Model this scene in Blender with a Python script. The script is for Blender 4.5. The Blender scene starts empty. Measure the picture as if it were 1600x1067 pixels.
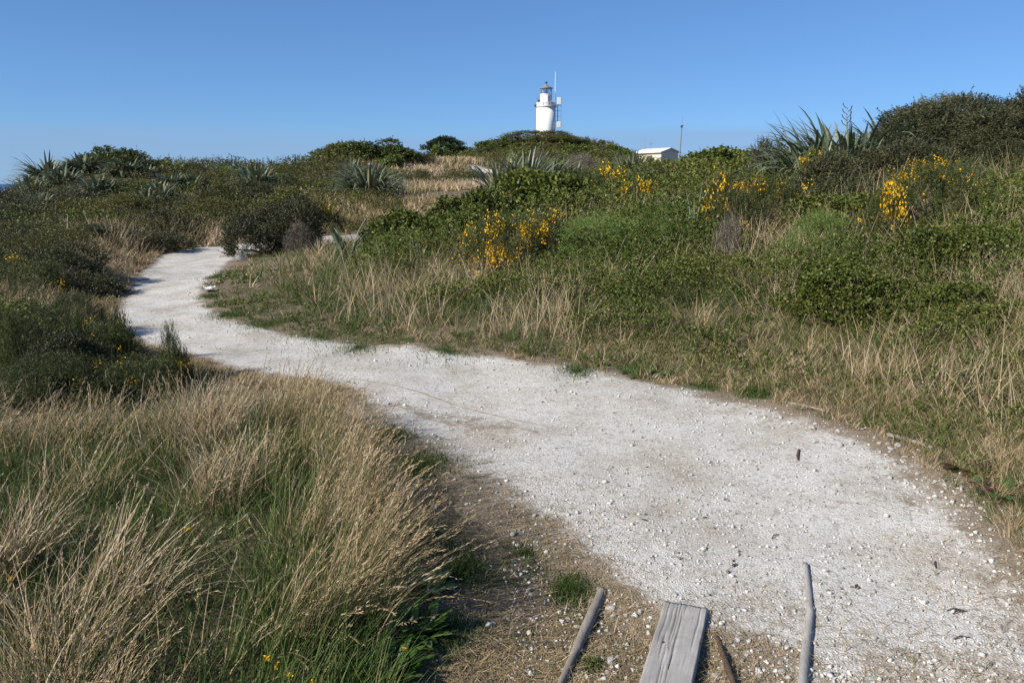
import bpy, bmesh, math, random
import numpy as np
from mathutils import Vector, Matrix

rng = np.random.default_rng(11)
random.seed(11)
C = bpy.context.scene.collection
SC = bpy.context.scene

# ------------------------------------------------------------------ camera
EYE = 1.65
PITCH = math.radians(11.25)
FPX = 1244.4                       # focal length in photograph pixels (28 mm on 36 mm)
cam_d = bpy.data.cameras.new('camera')
cam_d.lens = 28.0
cam_d.sensor_width = 36.0
cam_d.clip_start = 0.05
cam_d.clip_end = 90000
cam = bpy.data.objects.new('camera', cam_d)
cam.location = (0, 0, EYE)
cam.rotation_euler = (math.pi / 2 - PITCH, 0, 0)
C.objects.link(cam)
SC.camera = cam

# ------------------------------------------------------------------ sun, sky, exposure
SUN_EL, SUN_AZ = math.radians(33), math.radians(60)     # azimuth: left of straight behind the camera
to_sun = Vector((-math.sin(SUN_AZ) * math.cos(SUN_EL), -math.cos(SUN_AZ) * math.cos(SUN_EL), math.sin(SUN_EL)))
sun_d = bpy.data.lights.new('sun', 'SUN')
sun_d.energy = 5.0
sun_d.angle = math.radians(0.53)
sun_d.color = (1.0, 0.95, 0.87)
sun = bpy.data.objects.new('sun', sun_d)
sun.rotation_euler = to_sun.to_track_quat('Z', 'Y').to_euler()
sun.location = (-30, -20, 40)
C.objects.link(sun)

world = bpy.data.worlds.new('World')
SC.world = world
world.use_nodes = True
nt = world.node_tree
nt.nodes.clear()
wo = nt.nodes.new('ShaderNodeOutputWorld')
bg = nt.nodes.new('ShaderNodeBackground')
sky = nt.nodes.new('ShaderNodeTexSky')
sky.sky_type = 'NISHITA'
sky.sun_disc = False
sky.sun_elevation = SUN_EL
sky.sun_rotation = math.atan2(to_sun.x, to_sun.y)
sky.altitude = 0
sky.air_density = 0.75
sky.dust_density = 0.05
sky.ozone_density = 4.0
bg.inputs['Strength'].default_value = 0.1
# a low bank of thin haze cloud just above the sea horizon, the same all the way round
tc = nt.nodes.new('ShaderNodeTexCoord')
sep = nt.nodes.new('ShaderNodeSeparateXYZ')
nt.links.new(tc.outputs['Generated'], sep.inputs[0])
mp = nt.nodes.new('ShaderNodeMapping')
mp.inputs['Scale'].default_value = (1.6, 1.6, 22)
nt.links.new(tc.outputs['Generated'], mp.inputs[0])
nz = nt.nodes.new('ShaderNodeTexNoise')
nz.inputs['Scale'].default_value = 2.2
nz.inputs['Detail'].default_value = 5
nt.links.new(mp.outputs[0], nz.inputs['Vector'])
ma = nt.nodes.new('ShaderNodeMath'); ma.operation = 'MULTIPLY_ADD'
ma.inputs[1].default_value = 0.035; nt.links.new(nz.outputs['Fac'], ma.inputs[0])
nt.links.new(sep.outputs['Z'], ma.inputs[2])
mr = nt.nodes.new('ShaderNodeMapRange'); mr.interpolation_type = 'SMOOTHSTEP'
mr.inputs['From Min'].default_value = 0.064
mr.inputs['From Max'].default_value = 0.086
mr.inputs['To Min'].default_value = 0.6
mr.inputs['To Max'].default_value = 0.0
nt.links.new(ma.outputs[0], mr.inputs['Value'])
gm = nt.nodes.new('ShaderNodeGamma'); gm.inputs['Gamma'].default_value = 0.7
nt.links.new(sky.outputs[0], gm.inputs['Color'])
hs = nt.nodes.new('ShaderNodeMixRGB'); hs.blend_type = 'MULTIPLY'; hs.inputs['Fac'].default_value = 1
hs.inputs['Color2'].default_value = (.65, .99, 1.42, 1)
nt.links.new(gm.outputs[0], hs.inputs['Color1'])
mix = nt.nodes.new('ShaderNodeMixRGB')
mix.inputs['Color2'].default_value = (1.85, 2.85, 4.5, 1)
nt.links.new(mr.outputs[0], mix.inputs['Fac'])
nt.links.new(hs.outputs[0], mix.inputs['Color1'])
nt.links.new(mix.outputs[0], bg.inputs['Color'])
nt.links.new(bg.outputs[0], wo.inputs[0])

SC.view_settings.view_transform = 'Standard'
SC.view_settings.look = 'None'
SC.view_settings.gamma = 1.0
SC.view_settings.use_curve_mapping = False
SC.view_settings.exposure = 0.58
SC.render.engine = 'CYCLES'
SC.cycles.max_bounces = 6
SC.cycles.diffuse_bounces = 3
SC.cycles.transmission_bounces = 4
SC.cycles.transparent_max_bounces = 4

# ------------------------------------------------------------------ measuring helpers
CP, SP = math.cos(PITCH), math.sin(PITCH)


def at(px, py, D):
    """World point seen at a photograph pixel, at forward distance D."""
    rx = (px - 800) / FPX
    uy = (533.5 - py) / FPX
    dy, dz = CP + uy * SP, -SP + uy * CP
    k = D / dy
    return np.array((rx * k, D, EYE + dz * k))


def flat(px, py, z=0.0):
    uy = (533.5 - py) / FPX
    dy, dz = CP + uy * SP, -SP + uy * CP
    k = (z - EYE) / dz
    return np.array(((px - 800) / FPX * k, dy * k))


def col_x(px, D):
    """X of a photograph column at forward distance D (near eye height)."""
    return (px - 800) / FPX * D * CP


# value noise ---------------------------------------------------------------
_perm = np.random.default_rng(5).random((256, 256))


def vnoise(x, y, s=1.0, oct=3, seed=0):
    x = np.asarray(x, float) / s + 37.1 * seed
    y = np.asarray(y, float) / s + 11.7 * seed
    tot, amp, nrm = 0, 1.0, 0
    for _ in range(oct):
        xi, yi = np.floor(x).astype(int), np.floor(y).astype(int)
        fx, fy = x - xi, y - yi
        fx, fy = fx * fx * (3 - 2 * fx), fy * fy * (3 - 2 * fy)
        a = _perm[xi % 256, yi % 256]; b = _perm[(xi + 1) % 256, yi % 256]
        c = _perm[xi % 256, (yi + 1) % 256]; d = _perm[(xi + 1) % 256, (yi + 1) % 256]
        tot = tot + amp * ((a * (1 - fx) + b * fx) * (1 - fy) + (c * (1 - fx) + d * fx) * fy)
        nrm += amp
        amp *= 0.5
        x = x * 2.03 + 5.3; y = y * 2.03 + 9.1
    return tot / nrm


def sstep(a, b, x):
    t = np.clip((x - a) / (b - a), 0, 1)
    return t * t * (3 - 2 * t)


# ------------------------------------------------------------------ the lie of the land
CTRL = []


def cz(X, Y, Z): CTRL.append((X, Y, Z))


def cd(px, D, Z): CTRL.append((col_x(px, D), D, Z))


for px, D in [(800, 2), (1100, 2.4), (1500, 3), (1000, 4), (1200, 5), (700, 6.5), (450, 7.6), (250, 9.5), (260, 13), (330, 17.5), (380, 21), (255, 17), (300, 19), (225, 15.3), (345, 20.4), (200, 13)]:
    cd(px, D, 0.0)
for X, Y, Z in [(0, -4, 0), (-4, -3, 0.1), (4, -3, 0.1), (-1.5, 2, .06), (-1.2, 3.5, .08), (-3, 3.5, .1), (-2.5, 5.2, .05), (-5, 5, .1), (-5, 7, .06), (-8, 9, .12),
                (-4, 25.5, 0), (-2.2, 26, 0), (-9.6, 14, .1), (-10, 18, .14), (-11, 20, .3), (-15, 22, .25), (-8.6, 24.5, .12), (-12, 12, .15),
                (2.9, 5, .14), (4.5, 5, .5), (3.9, 7.5, .5), (6, 8, 1.1), (2.2, 7.3, .16), (3, 8.6, .5), (1.5, 9, .38), (0, 9.5, .3), (-1.5, 10, .16), (-3.2, 11, .12),
                (.5, 12, .8), (3, 11, 1.0), (5.5, 11, 1.45), (8, 12, 1.85), (11, 12, 2.1), (11, 17, 2.4), (5, 16, 1.55), (8, 7, 1.5), (5.5, 3, .45), (9, 3, 1),
                (-1.6, 13.5, .45), (-3.2, 14.5, .32), (1, 17, 1.05), (-2.5, 18, .3), (4.5, 21, 1.65), (7, 20, 1.9), (12, 25, 2.2), (0.4, 26, 1.3), (6, 36, 1.7), (2, 34, 1.5)]:
    cz(X, Y, Z)
for px, D, Z in [(575, 36, .84), (690, 38, 1.15), (650, 55, 2.3), (700, 52, 1.75), (740, 50, 1.62), (745, 58, 2.28), (690, 75, 3.6), (600, 60, 3.0), (520, 34, .95), (480, 40, 1.2),
                 (570, 62, 3.4), (530, 60, 3.0), (630, 66, 3.3), (697, 110, 4.6), (697, 130, 4.8),
                 (848, 107, 7.1), (848, 98, 7.0), (800, 97, 5.2), (780, 95, 4.3), (735, 100, 3.8), (910, 98, 5.6), (940, 96, 4.9), (975, 95, 3.9), (848, 130, 6.0), (850, 60, 2.6), (850, 80, 4.2), (960, 60, 2.2),
                 (1025, 100, 3.4), (1062, 95, 3.2), (1050, 60, 1.9), (1150, 60, 2.3), (1050, 80, 2.5), (1150, 100, 3.0), (1300, 60, 3.5),
                 (170, 43, 2.35), (120, 41, 1.9), (65, 39, 1.2), (20, 37, .45), (-40, 37, -.4), (300, 45, 1.95), (400, 46, 1.75), (470, 50, 1.95), (100, 32, .75), (200, 32, .85), (320, 32, .7), (430, 30, .5), (0, 28, .35), (100, 25, .2), (250, 25, .2),
                 (-150, 40, -1.5), (-300, 45, -6), (0, 60, -3), (170, 60, .6), (300, 64, .2), (420, 70, .8), (500, 80, 1.5), (100, 90, -16), (400, 120, -12), (560, 110, 1.0), (700, 180, -4), (850, 180, -3), (1050, 160, -2), (1300, 140, 1), (1700, 120, 3)]:
    cd(px, D, Z)
for X, Y, Z in [(20, 10, 2.6), (24, 24, 3.3), (30, 45, 4), (-25, 12, -.5), (-24, 3, -.5), (22, -4, 1.5), (-60, 60, -20), (-70, 20, -22), (0, 260, -30), (-120, 200, -55), (130, 220, -20), (-200, 380, -62), (0, 400, -62), (200, 400, -62), (90, 60, 2), (-90, -5, -30), (90, -5, 2)]:
    cz(X, Y, Z)
CTRL = np.array(CTRL)


def _uv(x, y):
    yy = y + 6.0
    return np.stack([np.arctan2(x, yy) * 1.3, np.log(np.hypot(x, yy) + 1.0)], -1)


_U = _uv(CTRL[:, 0], CTRL[:, 1])


def _ker(r): return np.sqrt(r * r + 0.03 ** 2)


_K = _ker(np.linalg.norm(_U[:, None] - _U[None], axis=-1)) - np.eye(len(_U)) * 0.015
_K1 = np.block([[_K, np.ones((len(_U), 1))], [np.ones((1, len(_U))), np.zeros((1, 1))]])
_W = np.linalg.solve(_K1, np.append(CTRL[:, 2], 0))


def terr0(x, y):
    x = np.asarray(x, float); y = np.asarray(y, float)
    shp = x.shape
    x, y = x.ravel(), y.ravel()
    out = np.empty(len(x))
    for i in range(0, len(x), 20000):
        u = _uv(x[i:i + 20000], np.maximum(y[i:i + 20000], -5.5))
        out[i:i + 20000] = _ker(np.linalg.norm(u[:, None] - _U[None], axis=-1)) @ _W[:-1] + _W[-1]
    return out.reshape(shp)


# path outline, worked out on the level ground ---------------------------------
R_EDGE = [(1720, 1100), (1640, 1000), (1570, 900), (1500, 815), (1400, 730), (1300, 680), (1200, 650), (1080, 620), (980, 602), (880, 588), (750, 568), (620, 553), (500, 538), (410, 524), (345, 506), (308, 487), (302, 466), (322, 440), (345, 420), (372, 400)]
L_EDGE = [(372, 384), (335, 388), (295, 394), (255, 405), (235, 425), (215, 450), (198, 478), (192, 503), (215, 526), (280, 552), (380, 580), (480, 593), (560, 607), (590, 622), (625, 660), (680, 705), (745, 745), (820, 790), (890, 835), (940, 885), (985, 940), (1040, 970), (1130, 1000), (1235, 990), (1262, 1100)]
P_R = np.array([flat(*p) for p in R_EDGE] + [(-4.6, 22.6), (-2.6, 25.0), (-1.2, 25.4)])
P_L = np.array([(-1.2, 27.4), (-2.9, 27.0), (-5.4, 24.8)] + [flat(*p) for p in L_EDGE])
PATH = np.vstack([P_R, P_L])


def smooth_poly(P, it=2):
    for _ in range(it):
        Q = np.roll(P, -1, 0)
        P = np.stack([P * .75 + Q * .25, P * .25 + Q * .75], 1).reshape(-1, 2)
    return P


PATH = smooth_poly(PATH)
RSIDE = np.vstack([P_R, [(6, 32), (40, 120), (300, 300), (300, -6), (3, -6)]])


def inside(P, x, y):
    x = np.asarray(x, float); y = np.asarray(y, float)
    r = np.zeros(x.shape, bool)
    n = len(P)
    for i in range(n):
        x0, y0 = P[i]; x1, y1 = P[(i + 1) % n]
        if y0 == y1: continue
        c = (y0 > y) != (y1 > y)
        r ^= c & (x < (x1 - x0) * (y - y0) / (y1 - y0) + x0)
    return r


def sdf(P, x, y):
    """Distance to the outline, negative inside."""
    x = np.asarray(x, float); y = np.asarray(y, float)
    d = np.full(x.shape, 1e9)
    n = len(P)
    for i in range(n):
        a = P[i]; b = P[(i + 1) % n] - a
        t = np.clip(((x - a[0]) * b[0] + (y - a[1]) * b[1]) / (b @ b + 1e-12), 0, 1)
        d = np.minimum(d, np.hypot(x - a[0] - t * b[0], y - a[1] - t * b[1]))
    return np.where(inside(P, x, y), -d, d)


_FP = [(700, 294, 47.5), (725, 289, 49.5), (757, 279, 53), (790, 272, 55), (790, 268, 57), (758, 276, 55), (735, 283, 51.5), (705, 290, 48.5)]
FARPATH = np.array([at(*p)[:2] for p in [(690, 296, 46), (730, 291, 47.5), (775, 283, 50), (800, 279, 51), (800, 276, 55), (757, 280, 52.5), (735, 284, 50), (690, 292, 48)]])
FARPATH2 = np.array([at(*p)[:2] for p in [(730, 267, 60), (755, 276, 58), (790, 278, 56), (790, 272, 60), (760, 271, 61), (738, 263.5, 64)]])


def terr(x, y):
    x = np.asarray(x, float); y = np.asarray(y, float)
    z = terr0(x, y)
    d = np.hypot(x, y)
    n = (vnoise(x, y, 1.3, 3, 1) - .5) * 0.12 * sstep(3, 9, d) + (vnoise(x, y, 7, 2, 2) - .5) * 0.5 * sstep(18, 45, d)
    return z + n


def tz(x, y): return float(terr(np.array([x]), np.array([y]))[0])


# ------------------------------------------------------------------ mesh and object helpers
def new_mesh(name, V, F, mat, attrs=None, smooth=False):
    """V (n,3); F an int array (m,3) or (m,4)."""
    V = np.ascontiguousarray(V, np.float32); F = np.ascontiguousarray(F, np.int32)
    me = bpy.data.meshes.new(name)
    m, k = F.shape
    me.vertices.add(len(V)); me.vertices.foreach_set('co', V.ravel())
    me.loops.add(m * k); me.loops.foreach_set('vertex_index', F.ravel())
    me.polygons.add(m)
    me.polygons.foreach_set('loop_start', np.arange(0, m * k, k, dtype=np.int32))
    me.polygons.foreach_set('loop_total', np.full(m, k, np.int32))
    if smooth:
        me.polygons.foreach_set('use_smooth', np.ones(m, bool))
    for an, arr in (attrs or {}).items():
        a = me.attributes.new(an, 'FLOAT', 'POINT')
        a.data.foreach_set('value', np.ascontiguousarray(arr, np.float32))
    me.update(calc_edges=True)
    me.materials.append(mat)
    return me


def link(name, me, parent=None, loc=None):
    o = bpy.data.objects.new(name, me)
    C.objects.link(o)
    if parent is not None: o.parent = parent
    if loc is not None: o.location = loc
    return o


def bm_obj(name, bm, mat, parent=None, smooth=False, loc=None):
    me = bpy.data.meshes.new(name)
    bmesh.ops.recalc_face_normals(bm, faces=bm.faces[:])
    bm.to_mesh(me); bm.free()
    me.materials.append(mat)
    if smooth:
        me.polygons.foreach_set('use_smooth', np.ones(len(me.polygons), bool))
    return link(name, me, parent, loc)


def tag(o, label=None, cat=None, group=None, kind=None):
    if label: o['label'] = label
    if cat: o['category'] = cat
    if group: o['group'] = group
    if kind: o['kind'] = kind
    return o


def thing(name, label, cat, loc, rz=0.0, group=None):
    o = bpy.data.objects.new(name, None)
    o.empty_display_size = 0.2
    C.objects.link(o)
    o.location = loc; o.rotation_euler = (0, 0, rz)
    return tag(o, label, cat, group)


def box(bm, cx, cy, cz_, sx, sy, sz, rz=0.0):
    M = Matrix.Translation((cx, cy, cz_)) @ Matrix.Rotation(rz, 4, 'Z') @ Matrix.Diagonal((sx, sy, sz, 1))
    return bmesh.ops.create_cube(bm, size=1, matrix=M)


def tube(bm, pts, rad, seg=8, cap=True):
    """Swept tube through pts with a radius per point."""
    pts = [Vector(p) for p in pts]
    if not hasattr(rad, '__len__'): rad = [rad] * len(pts)
    rings = []
    for i, p in enumerate(pts):
        d = (pts[min(i + 1, len(pts) - 1)] - pts[max(i - 1, 0)]).normalized()
        u = d.cross(Vector((0.13, 0.21, 1)) if abs(d.z) < .95 else Vector((1, 0.1, 0))).normalized()
        v = d.cross(u)
        rings.append([bm.verts.new(p + (u * math.cos(a) + v * math.sin(a)) * rad[i]) for a in [2 * math.pi * k / seg for k in range(seg)]])
    for a, b in zip(rings, rings[1:]):
        for k in range(seg):
            bm.faces.new((a[k], a[(k + 1) % seg], b[(k + 1) % seg], b[k]))
    if cap:
        bm.faces.new(rings[0][::-1]); bm.faces.new(rings[-1])


def lathe(bm, prof, seg=40, caps=True):
    """prof: (radius, z) from bottom to top."""
    rings = [[bm.verts.new((r * math.cos(2 * math.pi * k / seg), r * math.sin(2 * math.pi * k / seg), z)) for k in range(seg)] for r, z in prof]
    for a, b in zip(rings, rings[1:]):
        for k in range(seg):
            bm.faces.new((a[k], a[(k + 1) % seg], b[(k + 1) % seg], b[k]))
    if caps:
        bm.faces.new(rings[0][::-1]); bm.faces.new(rings[-1])


# ------------------------------------------------------------------ materials
def mat_new(name):
    m = bpy.data.materials.new(name)
    m.use_nodes = True
    n = m.node_tree
    p = n.nodes['Principled BSDF']
    return m, n, p


def N(n, t, **kw):
    o = n.nodes.new(t)
    for k, v in kw.items():
        if k in o.inputs: o.inputs[k].default_value = v
        else: setattr(o, k, v)
    return o


def ramp(n, stops, interp='LINEAR'):
    r = n.nodes.new('ShaderNodeValToRGB')
    r.color_ramp.interpolation = interp
    e = r.color_ramp.elements
    while len(e) < len(stops): e.new(0.5)
    for i, (p, c) in enumerate(stops):
        e[i].position = p
        e[i].color = tuple(c) + (1,) if len(c) == 3 else c
    return r


def leaf_mat(name, stops, trans=0.28, rough=0.55, spec=0.3, objvar=0.25):
    """Foliage: colour chosen leaf by leaf from the random attribute 'var'."""
    m, n, p = mat_new(name)
    at_ = N(n, 'ShaderNodeAttribute', attribute_name='var')
    r = ramp(n, stops)
    n.links.new(at_.outputs['Fac'], r.inputs[0])
    hs = N(n, 'ShaderNodeHueSaturation')
    oi = N(n, 'ShaderNodeObjectInfo')
    mr = N(n, 'ShaderNodeMapRange')
    mr.inputs['To Min'].default_value = 1 - objvar; mr.inputs['To Max'].default_value = 1 + objvar
    n.links.new(oi.outputs['Random'], mr.inputs['Value'])
    n.links.new(mr.outputs[0], hs.inputs['Value'])
    n.links.new(r.outputs[0], hs.inputs['Color'])
    p.inputs['Roughness'].default_value = rough
    p.inputs['Specular IOR Level'].default_value = spec
    n.links.new(hs.outputs[0], p.inputs['Base Color'])
    tr = N(n, 'ShaderNodeBsdfTranslucent')
    n.links.new(hs.outputs[0], tr.inputs['Color'])
    mx = N(n, 'ShaderNodeMixShader'); mx.inputs[0].default_value = trans
    n.links.new(p.outputs[0], mx.inputs[1]); n.links.new(tr.outputs[0], mx.inputs[2])
    n.links.new(mx.outputs[0], n.nodes['Material Output'].inputs[0])
    return m


def plain(name, col, rough=0.6, var=0.15, scale=6.0, bump=0.0, metal=0.0, spec=0.4):
    m, n, p = mat_new(name)
    tcn = N(n, 'ShaderNodeTexCoord')
    nz_ = N(n, 'ShaderNodeTexNoise', Scale=scale, Detail=6.0, Roughness=0.65)
    n.links.new(tcn.outputs['Object'], nz_.inputs['Vector'])
    lo = tuple(c * (1 - var) for c in col); hi = tuple(min(1, c * (1 + var)) for c in col)
    r = ramp(n, [(0.3, lo), (0.7, hi)])
    n.links.new(nz_.outputs['Fac'], r.inputs[0])
    n.links.new(r.outputs[0], p.inputs['Base Color'])
    p.inputs['Roughness'].default_value = rough
    p.inputs['Metallic'].default_value = metal
    p.inputs['Specular IOR Level'].default_value = spec
    if bump:
        b = N(n, 'ShaderNodeBump', Strength=bump, Distance=0.02)
        n.links.new(nz_.outputs['Fac'], b.inputs['Height'])
        n.links.new(b.outputs[0], p.inputs['Normal'])
    return m


GRASS_STOPS = [(0.0, (.050, .088, .018)), (0.22, (.088, .130, .030)), (0.42, (.145, .158, .058)), (0.56, (.29, .215, .112)), (0.8, (.50, .365, .212)), (1.0, (.62, .51, .36))]
M_GRASS = leaf_mat('grass_blades', GRASS_STOPS, trans=0.3, rough=0.6, spec=0.25, objvar=0.0)
M_MANUKA = leaf_mat('dark_fine_foliage', [(0, (0.032, 0.038, 0.014)), (.6, (0.063, 0.066, 0.027)), (1, (0.110, 0.096, 0.050))], .2)
M_GORSE = leaf_mat('gorse_foliage', [(0, (0.025, 0.041, 0.010)), (.6, (0.051, 0.066, 0.017)), (1, (0.112, 0.108, 0.027))], .2)
M_BRAMBLE = leaf_mat('bramble_foliage', objvar=.1, rough=.5, spec=.3, trans=.25, stops=[(0, (0.032, 0.050, 0.008)), (.45, (0.071, 0.097, 0.015)), (.8, (0.143, 0.160, 0.029)), (.93, (0.202, 0.210, 0.050)), (1, (0.202, 0.118, 0.042))])
M_BROAD = leaf_mat('broad_foliage', [(0, (0.037, 0.062, 0.009)), (.55, (0.088, 0.118, 0.018)), (1, (0.182, 0.196, 0.036))], .22, .5, .35)
M_OLIVE = leaf_mat('olive_brown_foliage', [(0, (0.043, 0.049, 0.012)), (.5, (0.092, 0.095, 0.022)), (.85, (0.160, 0.136, 0.035)), (1, (0.201, 0.155, 0.051))], .25)
M_FERN = leaf_mat('feathery_green_foliage', [(0, (0.060, 0.106, 0.020)), (.6, (0.116, 0.167, 0.037)), (1, (0.221, 0.246, 0.066))], .3)
M_DEAD = leaf_mat('grey_dead_twigs', [(0, (.08, .066, .05)), (.6, (.14, .115, .09)), (1, (.25, .21, .17))], .1)
M_FLOWER = leaf_mat('yellow_petals', [(0, (.62, .30, .008)), (.5, (.80, .46, .010)), (1, (.86, .57, .02))], .25, .6, .2, 0.05)
M_TREE = leaf_mat('conifer_foliage', [(0, (.014, .026, .009)), (.7, (.028, .046, .014)), (1, (.05, .07, .022))], .15)
M_DOCK = leaf_mat('broad_weed_leaves', [(0, (0.041, 0.091, 0.015)), (.7, (0.083, 0.151, 0.032)), (1, (0.130, 0.181, 0.053))], .3, .4, .45, 0.1)
M_DOCKRED = leaf_mat('reddish_weed_leaves', [(0, (.07, .025, .018)), (.6, (.12, .045, .03)), (1, (.12, .09, .03))], .3, .45, .4, 0.1)
M_BARK = plain('bark', (.10, .080, .058), .9, .35, 14, .4)
M_DEADWOOD = plain('brown_stick_wood', (.075, .046, .028), .85, .4, 30, .5)
M_ROCK = plain('grey_rock', (.19, .18, .17), .9, .45, 5, .8)
M_WHITE = plain('white_painted_concrete', (.80, .80, .78), .6, .05, 1.5)
M_WHITE2 = plain('dull_white_paint', (.62, .61, .58), .6, .12, 3)
M_GREYROOF = plain('grey_lead_roof', (.20, .195, .185), .6, .15, 3)
M_DARKMETAL = plain('dark_metal', (.05, .055, .06), .5, .2, 8)
M_GREYMETAL = plain('galvanised_steel', (.22, .23, .25), .5, .15, 8, 0, .3)
M_CREAM = plain('cream_weatherboard', (.66, .60, .47), .65, .05, 2)
M_ROOFSHEET = plain('pale_roof_sheet', (.72, .70, .66), .5, .06, 2)
M_LITTER = plain('white_plastic', (.75, .77, .78), .4, .05, 20)


def flax_mat():
    m, n, p = mat_new('flax_leaf')
    tcn = N(n, 'ShaderNodeTexCoord')
    mpn = N(n, 'ShaderNodeMapping'); mpn.inputs['Scale'].default_value = (60, 60, 2)
    n.links.new(tcn.outputs['Object'], mpn.inputs[0])
    nz_ = N(n, 'ShaderNodeTexNoise', Scale=3.0, Detail=4.0)
    n.links.new(mpn.outputs[0], nz_.inputs['Vector'])
    at_ = N(n, 'ShaderNodeAttribute', attribute_name='var')
    oi = N(n, 'ShaderNodeObjectInfo')
    ad = N(n, 'ShaderNodeMath', operation='ADD')
    n.links.new(at_.outputs['Fac'], ad.inputs[0]); n.links.new(oi.outputs['Random'], ad.inputs[1])
    fr = N(n, 'ShaderNodeMath', operation='FRACT'); n.links.new(ad.outputs[0], fr.inputs[0])
    r = ramp(n, [(0, (.10, .14, .075)), (.5, (.16, .20, .115)), (.86, (.25, .27, .16)), (.93, (.28, .23, .12)), (1, (.20, .16, .08))])
    n.links.new(fr.outputs[0], r.inputs[0])
    mx = N(n, 'ShaderNodeMixRGB', blend_type='MULTIPLY'); mx.inputs['Fac'].default_value = .35
    n.links.new(r.outputs[0], mx.inputs[1]); n.links.new(nz_.outputs['Fac'], mx.inputs[2])
    n.links.new(mx.outputs[0], p.inputs['Base Color'])
    p.inputs['Roughness'].default_value = .46
    p.inputs['Specular IOR Level'].default_value = .4
    tr = N(n, 'ShaderNodeBsdfTranslucent'); n.links.new(mx.outputs[0], tr.inputs['Color'])
    ms = N(n, 'ShaderNodeMixShader'); ms.inputs[0].default_value = .12
    n.links.new(p.outputs[0], ms.inputs[1]); n.links.new(tr.outputs[0], ms.inputs[2])
    n.links.new(ms.outputs[0], n.nodes['Material Output'].inputs[0])
    return m


M_FLAX = flax_mat()


def wood_mat(name, col, length_axis=1):
    m, n, p = mat_new(name)
    tcn = N(n, 'ShaderNodeTexCoord')
    mpn = N(n, 'ShaderNodeMapping')
    sc = [38, 38, 38]; sc[length_axis] = 2.2
    mpn.inputs['Scale'].default_value = sc
    n.links.new(tcn.outputs['Object'], mpn.inputs[0])
    nz_ = N(n, 'ShaderNodeTexNoise', Scale=1.6, Detail=8.0, Roughness=.7, Distortion=.6)
    n.links.new(mpn.outputs[0], nz_.inputs['Vector'])
    nb = N(n, 'ShaderNodeTexNoise', Scale=9.0, Detail=4.0)
    n.links.new(tcn.outputs['Object'], nb.inputs['Vector'])
    r = ramp(n, [(.28, tuple(c * .6 for c in col)), (.42, tuple(c * .9 for c in col)), (.6, col), (.8, tuple(c * 1.25 for c in col))])
    n.links.new(nz_.outputs['Fac'], r.inputs[0])
    r2 = ramp(n, [(.35, (.75, .74, .72)), (.65, (1.08, 1.06, 1.03))])
    n.links.new(nb.outputs['Fac'], r2.inputs[0])
    mx = N(n, 'ShaderNodeMixRGB', blend_type='MULTIPLY'); mx.inputs['Fac'].default_value = 1
    n.links.new(r.outputs[0], mx.inputs[1]); n.links.new(r2.outputs[0], mx.inputs[2])
    n.links.new(mx.outputs[0], p.inputs['Base Color'])
    p.inputs['Roughness'].default_value = .85
    p.inputs['Specular IOR Level'].default_value = .25
    b = N(n, 'ShaderNodeBump', Strength=.5, Distance=.004)
    n.links.new(nz_.outputs['Fac'], b.inputs['Height']); n.links.new(b.outputs[0], p.inputs['Normal'])
    return m


M_WOOD = wood_mat('weathered_grey_wood', (.34, .325, .305))
M_WOOD_D = wood_mat('weathered_brown_grey_wood', (.25, .225, .19))


def ground_mat():
    m, n, p = mat_new('soil_and_moss')
    tcn = N(n, 'ShaderNodeTexCoord')
    n1 = N(n, 'ShaderNodeTexNoise', Scale=.9, Detail=6.0, Roughness=.65)
    n2 = N(n, 'ShaderNodeTexNoise', Scale=28.0, Detail=8.0, Roughness=.75)
    n3 = N(n, 'ShaderNodeTexNoise', Scale=4.0, Detail=5.0)
    for q in (n1, n2, n3): n.links.new(tcn.outputs['Object'], q.inputs['Vector'])
    r1 = ramp(n, [(.3, (.10, .075, .05)), (.5, (.17, .13, .085)), (.75, (.27, .21, .14))])
    n.links.new(n2.outputs['Fac'], r1.inputs[0])
    r2 = ramp(n, [(.3, (.035, .042, .014)), (.7, (.075, .080, .028))])
    n.links.new(n2.outputs['Fac'], r2.inputs[0])
    f = ramp(n, [(.48, (0, 0, 0)), (.62, (.8, .8, .8))])
    n.links.new(n3.outputs['Fac'], f.inputs[0])
    mx = N(n, 'ShaderNodeMixRGB'); n.links.new(f.outputs[0], mx.inputs[0])
    n.links.new(r1.outputs[0], mx.inputs[1]); n.links.new(r2.outputs[0], mx.inputs[2])
    n.links.new(mx.outputs[0], p.inputs['Base Color'])
    p.inputs['Roughness'].default_value = .95
    p.inputs['Specular IOR Level'].default_value = .1
    b = N(n, 'ShaderNodeBump', Strength=.7, Distance=.03)
    n.links.new(n2.outputs['Fac'], b.inputs['Height']); n.links.new(b.outputs[0], p.inputs['Normal'])
    return m


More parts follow.
